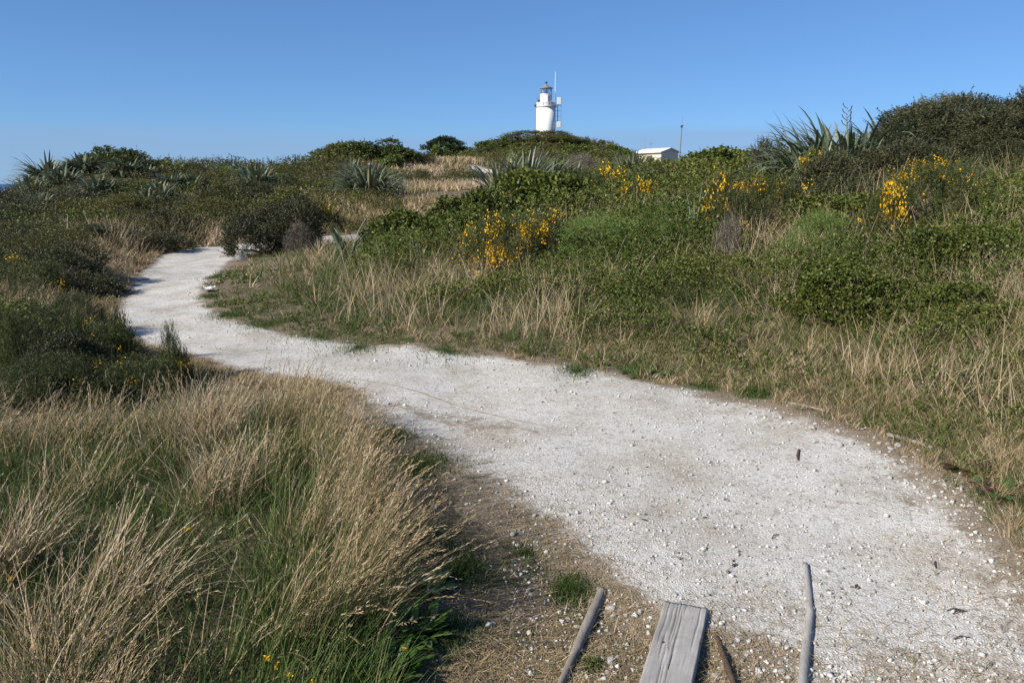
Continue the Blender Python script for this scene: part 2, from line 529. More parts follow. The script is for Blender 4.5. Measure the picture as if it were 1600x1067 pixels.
def gravel_mat():
    m, n, p = mat_new('white_limestone_gravel')
    da = N(n, 'ShaderNodeAttribute', attribute_name='dirt')
    tcn = N(n, 'ShaderNodeTexCoord')
    v1 = N(n, 'ShaderNodeTexVoronoi', Scale=120.0); v2 = N(n, 'ShaderNodeTexVoronoi', Scale=48.0)
    n1 = N(n, 'ShaderNodeTexNoise', Scale=1.7, Detail=5.0, Roughness=.6)
    n2 = N(n, 'ShaderNodeTexNoise', Scale=16.0, Detail=8.0, Roughness=.75)
    for q in (v1, v2, n1, n2): n.links.new(tcn.outputs['Object'], q.inputs['Vector'])
    sx = N(n, 'ShaderNodeSeparateXYZ'); n.links.new(v1.outputs['Color'], sx.inputs[0])
    r1 = ramp(n, [(0, (.30, .285, .26)), (.1, (.44, .425, .395)), (.5, (.515, .495, .455)), (1, (.57, .55, .51))])
    n.links.new(sx.outputs[0], r1.inputs[0])
    sx2 = N(n, 'ShaderNodeSeparateXYZ'); n.links.new(v2.outputs['Color'], sx2.inputs[0])
    r2 = ramp(n, [(0, (.72, .70, .66)), (.2, (.95, .94, .92)), (1, (1.05, 1.04, 1.03))])
    n.links.new(sx2.outputs[1], r2.inputs[0])
    m1 = N(n, 'ShaderNodeMixRGB', blend_type='MULTIPLY'); m1.inputs[0].default_value = 1
    n.links.new(r1.outputs[0], m1.inputs[1]); n.links.new(r2.outputs[0], m1.inputs[2])
    r3 = ramp(n, [(.34, (.78, .74, .675)), (.56, (1, 1, 1))])
    n.links.new(n1.outputs['Fac'], r3.inputs[0])
    m2 = N(n, 'ShaderNodeMixRGB', blend_type='MULTIPLY'); m2.inputs[0].default_value = 1
    n.links.new(m1.outputs[0], m2.inputs[1]); n.links.new(r3.outputs[0], m2.inputs[2])
    r4 = ramp(n, [(.25, (.78, .74, .67)), (.5, (1, 1, 1))])
    n.links.new(n2.outputs['Fac'], r4.inputs[0])
    m3 = N(n, 'ShaderNodeMixRGB', blend_type='MULTIPLY'); m3.inputs[0].default_value = .8
    n.links.new(m2.outputs[0], m3.inputs[1]); n.links.new(r4.outputs[0], m3.inputs[2])
    # trodden soil showing between the stones where the gravel thins out
    n4 = N(n, 'ShaderNodeTexNoise', Scale=38.0, Detail=6.0, Roughness=.8)
    n5 = N(n, 'ShaderNodeTexNoise', Scale=5.0, Detail=4.0, Roughness=.7)
    for q in (n4, n5): n.links.new(tcn.outputs['Object'], q.inputs['Vector'])
    s1 = N(n, 'ShaderNodeMath', operation='ADD'); n.links.new(n4.outputs['Fac'], s1.inputs[0]); n.links.new(n5.outputs['Fac'], s1.inputs[1])
    s2 = N(n, 'ShaderNodeMath', operation='MULTIPLY_ADD'); n.links.new(s1.outputs[0], s2.inputs[0]); s2.inputs[1].default_value = 1.0
    n.links.new(da.outputs['Fac'], s2.inputs[2])
    fm = ramp(n, [(.62, (0, 0, 0)), (.74, (1, 1, 1))]); 
    s3 = N(n, 'ShaderNodeMath', operation='MULTIPLY'); s3.inputs[1].default_value = .5
    n.links.new(s2.outputs[0], s3.inputs[0]); n.links.new(s3.outputs[0], fm.inputs[0])
    soil = ramp(n, [(.3, (.13, .10, .068)), (.5, (.21, .165, .115)), (.75, (.32, .26, .19))])
    n.links.new(n4.outputs['Fac'], soil.inputs[0])
    m4 = N(n, 'ShaderNodeMixRGB'); n.links.new(fm.outputs[0], m4.inputs[0])
    n.links.new(m3.outputs[0], m4.inputs[1]); n.links.new(soil.outputs[0], m4.inputs[2])
    n.links.new(m4.outputs[0], p.inputs['Base Color'])
    p.inputs['Roughness'].default_value = .92
    p.inputs['Specular IOR Level'].default_value = .15
    ad = N(n, 'ShaderNodeMath', operation='ADD')
    n.links.new(v1.outputs['Distance'], ad.inputs[0]); n.links.new(n2.outputs['Fac'], ad.inputs[1])
    b = N(n, 'ShaderNodeBump', Strength=.55, Distance=.006); b.invert = True
    n.links.new(ad.outputs[0], b.inputs['Height']); n.links.new(b.outputs[0], p.inputs['Normal'])
    return m


M_GROUND, M_GRAVEL = ground_mat(), gravel_mat()
M_CHIP = leaf_mat('limestone_chip', [(0, (.10, .09, .075)), (.06, (.26, .24, .21)), (.3, (.42, .40, .365)), (1, (.58, .565, .53))], 0.0, .9, .15, 0.0)
M_STONE = plain('white_stone', (.44, .425, .39), .9, .38, 18, .6)


def sea_mat():
    m, n, p = mat_new('sea_water')
    p.inputs['Base Color'].default_value = (.012, .035, .085, 1)
    p.inputs['Roughness'].default_value = .35
    tcn = N(n, 'ShaderNodeTexCoord')
    nz_ = N(n, 'ShaderNodeTexNoise', Scale=.05, Detail=6.0)
    n.links.new(tcn.outputs['Object'], nz_.inputs['Vector'])
    b = N(n, 'ShaderNodeBump', Strength=.6, Distance=1.0)
    n.links.new(nz_.outputs['Fac'], b.inputs['Height']); n.links.new(b.outputs[0], p.inputs['Normal'])
    return m


# ------------------------------------------------------------------ ground, path, sea
def build_ground():
    na, nr = 220, 240
    ang = np.linspace(-math.radians(98), math.radians(98), na)
    rad = np.exp(np.linspace(math.log(1.2), math.log(420), nr))
    A, Rr = np.meshgrid(ang, rad)
    X, Y = np.sin(A) * Rr, np.cos(A) * Rr - 3.5
    Z = terr(X, Y)
    # sink a little under the path so the gravel sheet lies clear of it
    V = np.stack([X, Y, Z], -1).reshape(-1, 3)
    i = np.arange(nr - 1)[:, None] * na + np.arange(na - 1)[None]
    F = np.stack([i, i + 1, i + 1 + na, i + na], -1).reshape(-1, 4)
    return tag(link('ground', new_mesh('ground', V, F, M_GROUND, smooth=True)), kind='structure')


build_ground()


THIN = [np.array([flat(*p) for p in q]) for q in (
    [(560, 612), (700, 640), (868, 676), (800, 690), (700, 672), (640, 660), (590, 640)],
    [(1108, 965), (1170, 985), (1235, 965), (1252, 990), (1250, 1100), (1110, 1100)])]


def thin_gravel(x, y):
    """How far the gravel has worn away to soil, 0 to 1."""
    d = sdf(PATH, x, y)
    t = np.interp(d, [-.3, -.05, .12, .3], [.0, .14, .5, 1.0])
    right = inside(RSIDE, x + .0, y) | (x > 1.6)
    t = np.maximum(t, np.where((x > 1.2) & (y < 6), np.interp(d, [-.6, -.1, .2], [0, .30, .8]), 0))
    t = np.maximum(t, np.where((x < 1.3) & (y < 5), np.interp(d, [-.6, -.1, .2], [0, .22, .75]), 0))
    for k, P in enumerate(THIN):
        t = np.maximum(t, np.interp(sdf(P, x, y), [-.12, .18], [(.34, .42)[k], 0]))
    return t


def path_lift(x, y, dn, lift=.02):
    return lift - (lift + .03) * sstep(.05, .55, dn) + (vnoise(x, y, .5, 3, 6) - .5) * .02 + (vnoise(x, y, .09, 2, 9) - .5) * .008


def surf(x, y, d=None):
    """Height of what one treads on: soil, or the gravel sheet where it lies higher."""
    d = sdf(PATH, x, y) if d is None else d
    dn = d + (vnoise(x, y, .35, 3, 4) - .5) * .35
    t = terr(x, y)
    return np.where(dn < .56, np.maximum(t, t + path_lift(x, y, dn)), t)


def sz(x, y): return float(surf(np.array([x]), np.array([y]))[0])


def build_path(name, P, step, mat, lift=.02, feather=.35, near=False):
    x0, y0 = P.min(0) - .7; x1, y1 = P.max(0) + .7
    xs, ys = np.arange(x0, x1, step), np.arange(y0, y1, step)
    X, Y = np.meshgrid(xs, ys)
    d = sdf(P, X, Y)
    dn = d + (vnoise(X, Y, .35, 3, 4) - .5) * feather
    Z = terr(X, Y) + path_lift(X, Y, dn, lift)
    V = np.stack([X, Y, Z], -1).reshape(-1, 3)
    ny, nx = X.shape
    i = np.arange(ny - 1)[:, None] * nx + np.arange(nx - 1)[None]
    keep = (dn[:-1, :-1] < .58).ravel()
    F = np.stack([i, i + 1, i + 1 + nx, i + nx], -1).reshape(-1, 4)[keep]
    used = np.unique(F); re = np.full(len(V), -1); re[used] = np.arange(len(used))
    dirt = thin_gravel(X, Y) if near else np.interp(d, [-.3, .4], [0, 1])
    return tag(link(name, new_mesh(name, V[used], re[F], mat, {'dirt': dirt.ravel()[used]}, smooth=True)), kind='structure')


build_path('path', PATH, .05, M_GRAVEL, near=True)
build_path('path', FARPATH, .2, M_GRAVEL, .04, .5)
build_path('path', FARPATH2, .2, M_GRAVEL, .04, .5)

bm = bmesh.new()
bmesh.ops.create_circle(bm, cap_ends=True, radius=42000, segments=128, matrix=Matrix.Translation((0, 0, -48)))
tag(bm_obj('sea', bm, sea_mat()), kind='structure')

# ------------------------------------------------------------------ plant building blocks
def unit(v):
    return v / (np.linalg.norm(v, axis=-1, keepdims=True) + 1e-9)


def rand_dir(n, r=rng):
    return unit(r.normal(size=(n, 3)))


def blades(x, y, z, length, az, lean, bend, width, k=4, taper=.75):
    """Ribbon grass blades. lean/bend in radians from vertical, az the way they lean."""
    n = len(x)
    t = np.linspace(0, 1, k + 1)
    th = lean[:, None] + bend[:, None] * (t[None, :-1] + .5 / k)
    ds = length[:, None] / k
    hor = np.concatenate([np.zeros((n, 1)), np.cumsum(np.sin(th) * ds, 1)], 1)
    ver = np.concatenate([np.zeros((n, 1)), np.cumsum(np.cos(th) * ds, 1)], 1)
    ca, sa = np.cos(az)[:, None], np.sin(az)[:, None]
    cx, cy, cz_ = x[:, None] + hor * ca, y[:, None] + hor * sa, z[:, None] + ver
    fa = rng.uniform(0, math.pi, n)[:, None]
    w = width[:, None] * .5 * np.maximum(1 - t[None] ** 2 * 1.0, .06) ** taper
    wx, wy = np.cos(fa) * w, np.sin(fa) * w
    V = np.stack([np.stack([cx - wx, cy - wy, cz_], -1), np.stack([cx + wx, cy + wy, cz_], -1)], 2).reshape(-1, 3)
    b = (np.arange(n) * 2 * (k + 1))[:, None] + (np.arange(k) * 2)[None]
    F = np.stack([b, b + 1, b + 3, b + 2], -1).reshape(-1, 4)
    tip = np.stack([cx[:, -1], cy[:, -1], cz_[:, -1]], -1)
    td = unit(tip - np.stack([cx[:, -2], cy[:, -2], cz_[:, -2]], -1))
    return V, F, tip, td


def leafset(P, D, L, W, fold=.25, tri=False):
    """One folded diamond leaf per row."""
    S = unit(np.cross(D, rand_dir(len(P))))
    Nn = np.cross(S, D)
    L = L[:, None]; W = W[:, None]
    if tri:                                           # small leaves: one pointed triangle each
        V = np.stack([P - S * W * .5, P + S * W * .5, P + D * L], 1).reshape(-1, 3)
        return V, np.arange(len(P) * 3).reshape(-1, 3)
    mid = P + D * L * .42
    V = np.stack([P, mid + S * W * .5 + Nn * W * fold, P + D * L - Nn * L * .08, mid - S * W * .5 + Nn * W * fold], 1).reshape(-1, 3)
    F = np.arange(len(P) * 4).reshape(-1, 4)
    return V, F


def sprigs(p, a, l, m, LL, WW, splay, tri=False):
    """m leaves along each sprig axis."""
    n = len(p)
    t = (np.arange(m) + .5)[None] / m + rng.uniform(-.3, .3, (n, m)) / m
    base = p[:, None] + a[:, None] * (l[:, None] * t)[..., None]
    rad = rand_dir(n * m).reshape(n, m, 3)
    d = unit(a[:, None] * (1 - splay * .5) + rad * splay)
    Ls = LL[:, None] * rng.uniform(.65, 1.25, (n, m))
    return leafset(base.reshape(-1, 3), d.reshape(-1, 3), Ls.ravel(), (Ls * WW).ravel(), tri=tri)


def join(parts):
    V, F, A, o = [], [], [], 0
    for v, f, a in parts:
        V.append(v); F.append(f + o); A.append(a); o += len(v)
    return np.concatenate(V), np.concatenate(F), np.concatenate(A)


SPEC = {  # leaves per sprig, leaf length (rel. to leaf unit), width ratio, splay, sprig length in leaf units, material
    'manuka': (12, .75, .46, .8, 4.0, M_MANUKA),
    'gorse': (11, 1.0, .18, .9, 4.0, M_GORSE),
    'bramble': (6, 1.25, .72, 1.0, 3.2, M_BRAMBLE),
    'broad': (7, 1.05, .62, .95, 2.4, M_BROAD),
    'olive': (9, .85, .42, .85, 3.2, M_OLIVE),
    'fern': (12, .75, .24, .8, 5.0, M_FERN),
    'dead': (6, 1.5, .10, .7, 4.5, M_DEAD),
}


def dome_points(n, lumps=14, flatb=.75, seed=0, r=None):
    """Points with outward directions on a lumpy unit dome built of many small spheres."""
    g = np.random.default_rng(100 + seed)
    th = g.uniform(0, 2 * math.pi, lumps)
    el = np.arcsin(g.uniform(.0, 1, lumps) ** 1.15)
    rr = g.uniform(.34, .74, lumps)
    c = np.stack([np.cos(th) * np.cos(el) * rr, np.sin(th) * np.cos(el) * rr, np.sin(el) * rr * .95 + .08], -1)
    s = g.uniform(.2, .46, lumps)
    nb = 6                                            # a skirt of low lobes so the bush meets the ground
    tb = np.arange(nb) * 2 * math.pi / nb + g.uniform(0, 1)
    c = np.concatenate([c, np.stack([np.cos(tb) * .55, np.sin(tb) * .55, np.full(nb, .12)], -1)])
    s = np.concatenate([s, g.uniform(.26, .36, nb)]); lumps += nb
    w = s ** 2 / (s ** 2).sum()
    k = g.choice(lumps, n * 3, p=w)
    d = unit(g.normal(size=(n * 3, 3)) + np.array((0, 0, .35)))
    p = c[k] + d * (s[k] * (g.uniform(.62, 1.0, n * 3) ** .5))[:, None]
    dist = np.linalg.norm(p[:, None] - c[None], axis=-1) / s[None]
    dist[np.arange(len(k)), k] = 9
    ok = (dist.min(1) > .72) & (p[:, 2] > -.02)
    p, d = p[ok][:n], d[ok][:n]
    lo, hi = np.percentile(p[:, :2], 2.5, axis=0), np.percentile(p[:, :2], 97.5, axis=0)
    mid = np.append((lo + hi) / 2, 0)
    f_ = np.append(.86 * 2 / (hi - lo), .97 / np.percentile(p[:, 2], 98.5))
    p = (p - mid) * f_; c = (c - mid) * f_
    o = g.uniform(0, 1, len(p)) < .04
    p = p * np.where(o, g.uniform(1.02, 1.12, len(p)), 1)[:, None]
    hol = vnoise(p[:, 0] * 1.0 + seed, p[:, 1] + 1.7 * p[:, 2], .3, 2, seed + 11) > .24
    p, d = p[hol], d[hol]
    return p, d, c


def shrub_mesh(spec, seed, leaf, n, tri):
    m, Lr, Wr, splay, sl, mat = SPEC[spec]
    p, d, c = dome_points(n, 13 + seed % 6, seed=seed)
    a = unit(d + np.array((0, 0, .45)) + rng.normal(size=d.shape) * .35)
    l = leaf * sl * rng.uniform(.6, 1.3, len(p))
    p = p - a * (l * .55)[:, None]
    V, F = sprigs(p, a, l, m, np.full(len(p), leaf * Lr), Wr, splay, tri)
    sv = rng.uniform(0, .45, len(p)) + .3 * vnoise(p[:, 0] + 5, p[:, 1] + p[:, 2], .35, 2, seed)
    var = np.clip(np.repeat(sv, m) + rng.uniform(0, .45, len(p) * m) - .05, 0, 1)
    me = new_mesh(spec + '_foliage', V, F, mat, {'var': np.repeat(var, F.shape[1])})
    # branches
    bm = bmesh.new()
    for q in c:
        q = Vector(q)
        tube(bm, [(q.x * .08, q.y * .08, -.06), (q.x * .45, q.y * .45, q.z * .35), (q.x * .95, q.y * .95, q.z)], [.045, .028, .012], 5, False)
    mb = bpy.data.meshes.new('branches'); bm.to_mesh(mb); bm.free(); mb.materials.append(M_BARK if spec != 'dead' else M_ROCK)
    return me, mb


_SH = {}


def shrub_data(spec, wpx, seed):
    boost = 1.6 if spec == 'manuka' and wpx >= 95 else 1.0
    lod = 0 if wpx < 40 else 1 if wpx < 95 else 2 if wpx < 190 else 3
    leaf, n = [(.16, 420), (.092, 950), (.060, 1800), (.040, 3600)][lod]
    seed = seed % 2
    key = (spec, lod, seed)
    if key not in _SH: _SH[key] = shrub_mesh(spec, seed + 7 * lod + sum(map(ord, spec)) % 50, leaf, int(n * boost), lod < 2 or spec not in ('bramble', 'broad'))
    return _SH[key]


def flower_mesh(seed, n, leaf, az0=None):
    """Clusters of small yellow pea flowers near the surface of the unit dome."""
    p, d, _ = dome_points(1500, 13 + seed % 6, seed=seed)
    q = vnoise(p[:, 0] * 1.0 + 3 * seed, p[:, 1] + p[:, 2] * .7, .4, 2, seed + 3)
    idx = np.argsort(-q + rng.uniform(0, .4, len(q)))[:n * 3]
    idx = rng.permutation(idx)[:n]
    p, d = p[idx], d[idx]
    k = 9
    P = np.repeat(p, k, 0) + rng.normal(size=(len(p) * k, 3)) * leaf * 1.5 + np.repeat(d, k, 0) * leaf * 1.6
    D = unit(np.repeat(d, k, 0) + rand_dir(len(P)) * 1.0)
    V, F = leafset(P, D, rng.uniform(.7, 1.3, len(P)) * leaf, rng.uniform(.7, 1.1, len(P)) * leaf)
    return new_mesh('flowers', V, F, M_FLOWER, {'var': np.repeat(rng.uniform(0, 1, len(P)), 4)})


_shrub_i = 0


def shrub(spec, px, py_top, wpx, D, label, name=None, flowers=0, group=None, depth=1.0, cat=None, hmin=.25, fleaf=.028, sink=.04):
    """A shrub sized from what the photograph shows of it, standing on the ground at distance D."""
    global _shrub_i
    _shrub_i += 1
    top = at(px, py_top, D)
    X, Y = float(top[0]), D
    g = tz(X, Y)
    h = max(float(top[2]) - g, hmin)
    r = wpx / 2 / FPX * D
    if D < 50 and (spec in ('gorse', 'dead') or wpx < 120 and spec == 'manuka'): PLACED.append((X, Y, r))
    me, mb = shrub_data(spec, wpx, _shrub_i)
    nm = name or {'manuka': 'manuka_shrub', 'gorse': 'gorse_bush', 'bramble': 'bramble_bush', 'broad': 'leafy_shrub', 'olive': 'scrub_bush', 'fern': 'bracken_clump', 'dead': 'dead_shrub'}[spec]
    rz = random.uniform(0, 6.28)
    o = thing(nm, label, cat or ('bracken' if spec == 'fern' else 'bush'), (X, Y, g - sink), rz, group)
    k = h / .98
    o.scale = (r / .86, r / .86 * depth, k)
    link('foliage', me, o)
    link('branches', mb, o)
    if flowers:
        link('flowers', flower_mesh(_shrub_i, int(flowers * 3), 2.2 / FPX * max(D, 8) / max(r, .12)), o)['kind'] = 'stuff'
    return o


PLACED = []          # (x, y, radius) of each bush and flax, so the low cover does not swallow them


# flax ----------------------------------------------------------------------
def flax_leaf(bend, seed):
    """A unit strap leaf: folded along the midrib, tapering to a point, arching by bend radians."""
    k = 8
    t = np.linspace(0, 1, k + 1)
    th = bend * t ** 1.6
    ds = 1.0 / k
    y = np.concatenate([[0], np.cumsum(np.sin((th[1:] + th[:-1]) / 2) * ds)])
    z = np.concatenate([[0], np.cumsum(np.cos((th[1:] + th[:-1]) / 2) * ds)])
    w = .5 * np.interp(t, [0, .15, .55, .85, 1], [.6, .85, 1.0, .55, .03])
    f = np.interp(t, [0, .3, 1], [.9, .45, .2]) * .055
    ny, nz_ = np.cos(th), -np.sin(th)
    L = np.stack([-w, y + 0 * t + ny * w * f, z + nz_ * w * f], -1)
    Mi = np.stack([0 * t, y, z], -1)
    Rr = np.stack([w, y + ny * w * f, z + nz_ * w * f], -1)
    V = np.stack([L, Mi, Rr], 1).reshape(-1, 3)
    b = np.arange(k)[:, None] * 3 + np.arange(2)[None]
    F = np.stack([b, b + 1, b + 4, b + 3], -1).reshape(-1, 4)
    return V, F


FLAXB = [.12, .35, .7, 1.1, 1.6, 2.1]
FLAXV = [flax_leaf(b, i) for i, b in enumerate(FLAXB)]
FLAXM = None


def flax(px, py_top, wpx, D, n, label, parts=False, upright=.0, group=None, wleaf=.055, ground=None, name='flax_plant', stalks=0, droop=0.0):
    global FLAXM
    top = at(px, py_top, D)
    X, Y = float(top[0]), D
    g = tz(X, Y)
    H = max(float(top[2]) - g, .35)
    R = wpx / 2 / FPX * D
    PLACED.append((X, Y, -R))
    o = thing(name, label, 'flax', (X, Y, g - .03), 0, group)
    acc = []
    for i in range(n):
        q = (i + .5) / n
        az = random.uniform(0, 2 * math.pi)
        sp = random.random() ** .7 * (1 - upright)
        L = H * random.uniform(.8, 1.12) * (1 + .25 * sp)
        tilt = sp * min(1.25, math.atan2(R, H) * 1.3) + random.uniform(0, .06)
        bi = min(5, int((sp * 4.2 + random.random() * 2.0 + (droop + .5) * random.random())))
        rb_k = .28
        if droop:
            tilt = random.uniform(.0, .95); bi = random.choice([2, 3, 4, 4, 5]); L *= 1.08; rb_k = .35 + .45 * (droop > 1)
        if upright > .5: bi = random.choice([0, 0, 1, 1, 2])
        rb = R * rb_k * math.sqrt(random.random())
        w = wleaf * random.uniform(.75, 1.2)
        bx, by = math.cos(az) * rb, math.sin(az) * rb
        if parts:
            if FLAXM is None:
                FLAXM = []
                for v, f in FLAXV:
                    vv = v.copy()
                    FLAXM.append(new_mesh('flax_leaf', vv, f, M_FLAX, {'var': np.zeros(len(vv))}, smooth=True))
            c = link('leaf', FLAXM[bi], o, (bx, by, 0))
            c.rotation_euler = (-tilt, 0, az - math.pi / 2)
            c.scale = (w, L, L)
            c['kind'] = 'thing'
        else:
            M = Matrix.Translation((bx, by, 0)) @ Matrix.Rotation(az - math.pi / 2, 4, 'Z') @ Matrix.Rotation(-tilt, 4, 'X') @ Matrix.Diagonal((w, L, L, 1))
            M = np.array(M)
            v, f = FLAXV[bi]
            acc.append((v @ M[:3, :3].T + M[:3, 3], f, np.full(len(v), random.random())))
    if acc:
        V, F, A = join(acc)
        link('leaves', new_mesh('leaves', V, F, M_FLAX, {'var': A}, smooth=True), o)['kind'] = 'stuff'
    for s in range(stalks):
        bm = bmesh.new()
        x0, y0 = random.uniform(-R, R) * .6, random.uniform(-.2, .2)
        hh = H * random.uniform(1.12, 1.3)
        tube(bm, [(x0 * .3, y0 * .3, H * .3), (x0 * .7, y0, H * .8), (x0 + .05, y0, hh)], [.012, .009, .005], 5)
        for k in range(7):
            zz = hh - k * hh * .035
            sg = 1 if k % 2 else -1
            tube(bm, [(x0, y0, zz - .05), (x0 + sg * .06, y0 + .02, zz), (x0 + sg * .08, y0 + .03, zz + .05)], [.005, .006, .008], 4)
        bm_obj('flower_stalk', bm, M_DOCKRED, o)
    return o


# ------------------------------------------------------------------ lighthouse
LX, LY = float(at(853, 200, 107)[0]), 107.0
zy = lambda py: float(at(853, py, 107)[2])
U = 107 * CP / FPX * 1.005                 # metres per photograph pixel there
g0 = tz(LX, LY) - .4
lh = thing('lighthouse', 'white round lighthouse with glazed lantern standing on the scrub covered hill', 'lighthouse', (LX, LY, g0))
rel = lambda py: zy(py) - g0
rT = 14.6 * U
bm = bmesh.new(); lathe(bm, [(rT * 1.06, 0), (rT * 1.02, rel(205)), (rT, rel(168.5))], 56)
bm_obj('tower', bm, M_WHITE, lh, True)
bm = bmesh.new(); lathe(bm, [(rT * .98, rel(168.6)), (rT * 1.12, rel(167.6)), (rT * 1.12, rel(166.6)), (rT * 1.0, rel(166.6))], 56)
bm_obj('gallery_floor', bm, M_WHITE2, lh)
bm = bmesh.new()
lathe(bm, [(rT * 1.06, rel(166.55)), (rT * 1.06, rel(161))], 56, False)
lathe(bm, [(rT * 1.01, rel(161)), (rT * 1.01, rel(166.55))], 56, False)
lathe(bm, [(rT * 1.01, rel(161)), (rT * 1.06, rel(161))], 56, False)
bm_obj('gallery_parapet', bm, M_WHITE2, lh)
for k in range(12):
    a = 2 * math.pi * k / 12 + .2
    bm = bmesh.new(); box(bm, math.cos(a) * rT * 1.07, math.sin(a) * rT * 1.07, rel(163.8), .05, .03, rel(161) - rel(166.4), a)
    bm_obj('parapet_post', bm, M_GREYMETAL, lh)
rD = 9.0 * U
bm = bmesh.new(); lathe(bm, [(rD, rel(166.6)), (rD, rel(148.4)), (rD * 1.05, rel(148.2)), (rD * 1.05, rel(147.6)), (rD * .9, rel(147.5))], 48)
bm_obj('lantern_base', bm, M_WHITE, lh, False)
bm = bmesh.new(); box(bm, rD * math.cos(-1.0), rD * math.sin(-1.0), rel(157), .06, .62, rel(150.5) - rel(164), -1.0)
bm_obj('door', bm, M_WHITE2, lh)
mg, ng, pg = mat_new('lantern_glass')
pg.inputs['Base Color'].default_value = (.75, .85, .9, 1); pg.inputs['Roughness'].default_value = .03
tb = N(ng, 'ShaderNodeBsdfTransparent'); gl = N(ng, 'ShaderNodeBsdfGlossy', Roughness=.04)
ms = N(ng, 'ShaderNodeMixShader'); ms.inputs[0].default_value = .16
ng.links.new(tb.outputs[0], ms.inputs[1]); ng.links.new(gl.outputs[0], ms.inputs[2]); ng.links.new(ms.outputs[0], ng.nodes['Material Output'].inputs[0])
tb.inputs['Color'].default_value = (.86, .92, .95, 1)
ns = 12
zb, zt = rel(147.5), rel(139.2)
for k in range(ns):
    a0, a1 = 2 * math.pi * k / ns, 2 * math.pi * (k + 1) / ns
    r_ = rD * .97
    p = [(math.cos(a) * r_, math.sin(a) * r_) for a in (a0, a1)]
    bm = bmesh.new()
    vs = [bm.verts.new((p[0][0], p[0][1], zb)), bm.verts.new((p[1][0], p[1][1], zb)), bm.verts.new((p[1][0], p[1][1], zt)), bm.verts.new((p[0][0], p[0][1], zt))]
    bm.faces.new(vs)
    bm_obj('pane', bm, mg, lh)
    bm = bmesh.new()
    if k % 2: p = p[::-1]
    tube(bm, [(p[0][0], p[0][1], zb), (p[1][0], p[1][1], zt)], .03, 5)
    bm_obj('glazing_bar', bm, M_GREYMETAL, lh)
bm = bmesh.new(); lathe(bm, [(.16, zb - .02), (.2, zb + .15), (.3, zb + .35), (.3, zt - .25), (.18, zt - .1)], 20)
bm_obj('lens', bm, mg, lh, True)
bm = bmesh.new(); lathe(bm, [(.1, zb - .05), (.12, zb + .25), (.06, zb + .45)], 12)
bm_obj('lamp_stand', bm, M_DARKMETAL, lh)
rR = 10.1 * U
bm = bmesh.new(); lathe(bm, [(rR * .93, zt - .01), (rR, zt + .02), (rR, zt + .1), (rR * .55, rel(135.8)), (rR * .2, rel(133.0)), (.1, rel(132.3)), (.1, rel(131.6))], 40)
bm_obj('roof', bm, M_GREYROOF, lh)
bm = bmesh.new(); lathe(bm, [(.07, rel(131.7)), (.07, rel(130.5)), (.14, rel(130.2)), (.18, rel(129.3)), (.14, rel(128.4)), (.04, rel(128.0))], 16)
bm_obj('finial', bm, M_DARKMETAL, lh, True)
ax = (866.5 - 853) * U
bm = bmesh.new(); tube(bm, [(ax, -.3, rel(147)), (ax, -.3, rel(113))], [.045, .03], 6)
bm_obj('whip_aerial', bm, M_WHITE, lh)
bm = bmesh.new(); tube(bm, [(ax - .03, -.3, rel(161.3)), (ax, -.3, rel(146))], .05, 6)
bm_obj('aerial_mount', bm, M_GREYMETAL, lh)
# ladder frame with two aerial boxes on the right of the tower
lx0, lx1 = (870.5 - 853) * U, (875.6 - 853) * U
bm = bmesh.new()
tube(bm, [(lx0, -.5, rel(200)), (lx0, -.5, rel(161))], .05, 5); tube(bm, [(lx1, -.5, rel(200)), (lx1, -.5, rel(154))], .025, 5)
for py in (166, 174, 182.5, 190): tube(bm, [(lx0 - .35, -.45, rel(py)), (lx1, -.5, rel(py))], .025, 5)
bm_obj('aerial_frame', bm, M_GREYMETAL, lh)
for (xa, xb, ya, yb) in ((869.5, 875.5, 153.5, 164.5), (869.3, 875.4, 191, 200.5)):
    bm = bmesh.new(); box(bm, ((xa + xb) / 2 - 853) * U, -.62, (rel(ya) + rel(yb)) / 2, (xb - xa) * U, .25, rel(ya) - rel(yb))
    bmesh.ops.bevel(bm, geom=bm.edges[:], offset=.03, segments=1, affect='EDGES')
    bm_obj('aerial_panel', bm, M_WHITE2, lh)
bm = bmesh.new(); box(bm, (841.8 - 853) * U, -.1, rel(158.6), .28, .3, rel(157) - rel(160.6))
bm_obj('fog_signal', bm, M_DARKMETAL, lh)
bm = bmesh.new()
for xx, t_ in ((838.7, 149), (840.3, 154), (844.5, 154)): tube(bm, [((xx - 853) * U, -.2, rel(162)), ((xx - 853) * U, -.2, rel(t_))], .022, 5)
tube(bm, [((838.7 - 853) * U, -.2, rel(154.5)), ((845 - 853) * U, -.2, rel(154.5))], .022, 5)
bm_obj('railing', bm, M_GREYMETAL, lh)
bm = bmesh.new(); tube(bm, [((839 - 853) * U, -.3, rel(163)), ((836 - 853) * U, -.4, rel(167))], [.1, .16], 8)
bm_obj('floodlight', bm, M_DARKMETAL, lh)

# ------------------------------------------------------------------ hut and mast
HD = 100.0
hc = at(1033, 247, HD)
hz = tz(hc[0], HD)
HU = HD * CP / FPX
ez, rz_, gz = float(at(1027, 237.5, HD)[2]) - hz, float(at(1040, 231.8, HD)[2]) - hz, 0
rot = math.radians(32)
hut = thing('hut', 'small cream hut with a low pitched pale roof beyond the scrub', 'hut', (float(hc[0]), HD, hz), rot)
GW, GL = 2.75, 4.6          # gable along local +x from the near corner, long wall along local +y


def prism(bm, pts, y0, y1):
    a = [bm.verts.new((x, y0, z)) for x, z in pts]; b = [bm.verts.new((x, y1, z)) for x, z in pts]
    bm.faces.new(a[::-1]); bm.faces.new(b)
    for i in range(len(pts)):
        bm.faces.new((a[i], a[(i + 1) % len(pts)], b[(i + 1) % len(pts)], b[i]))


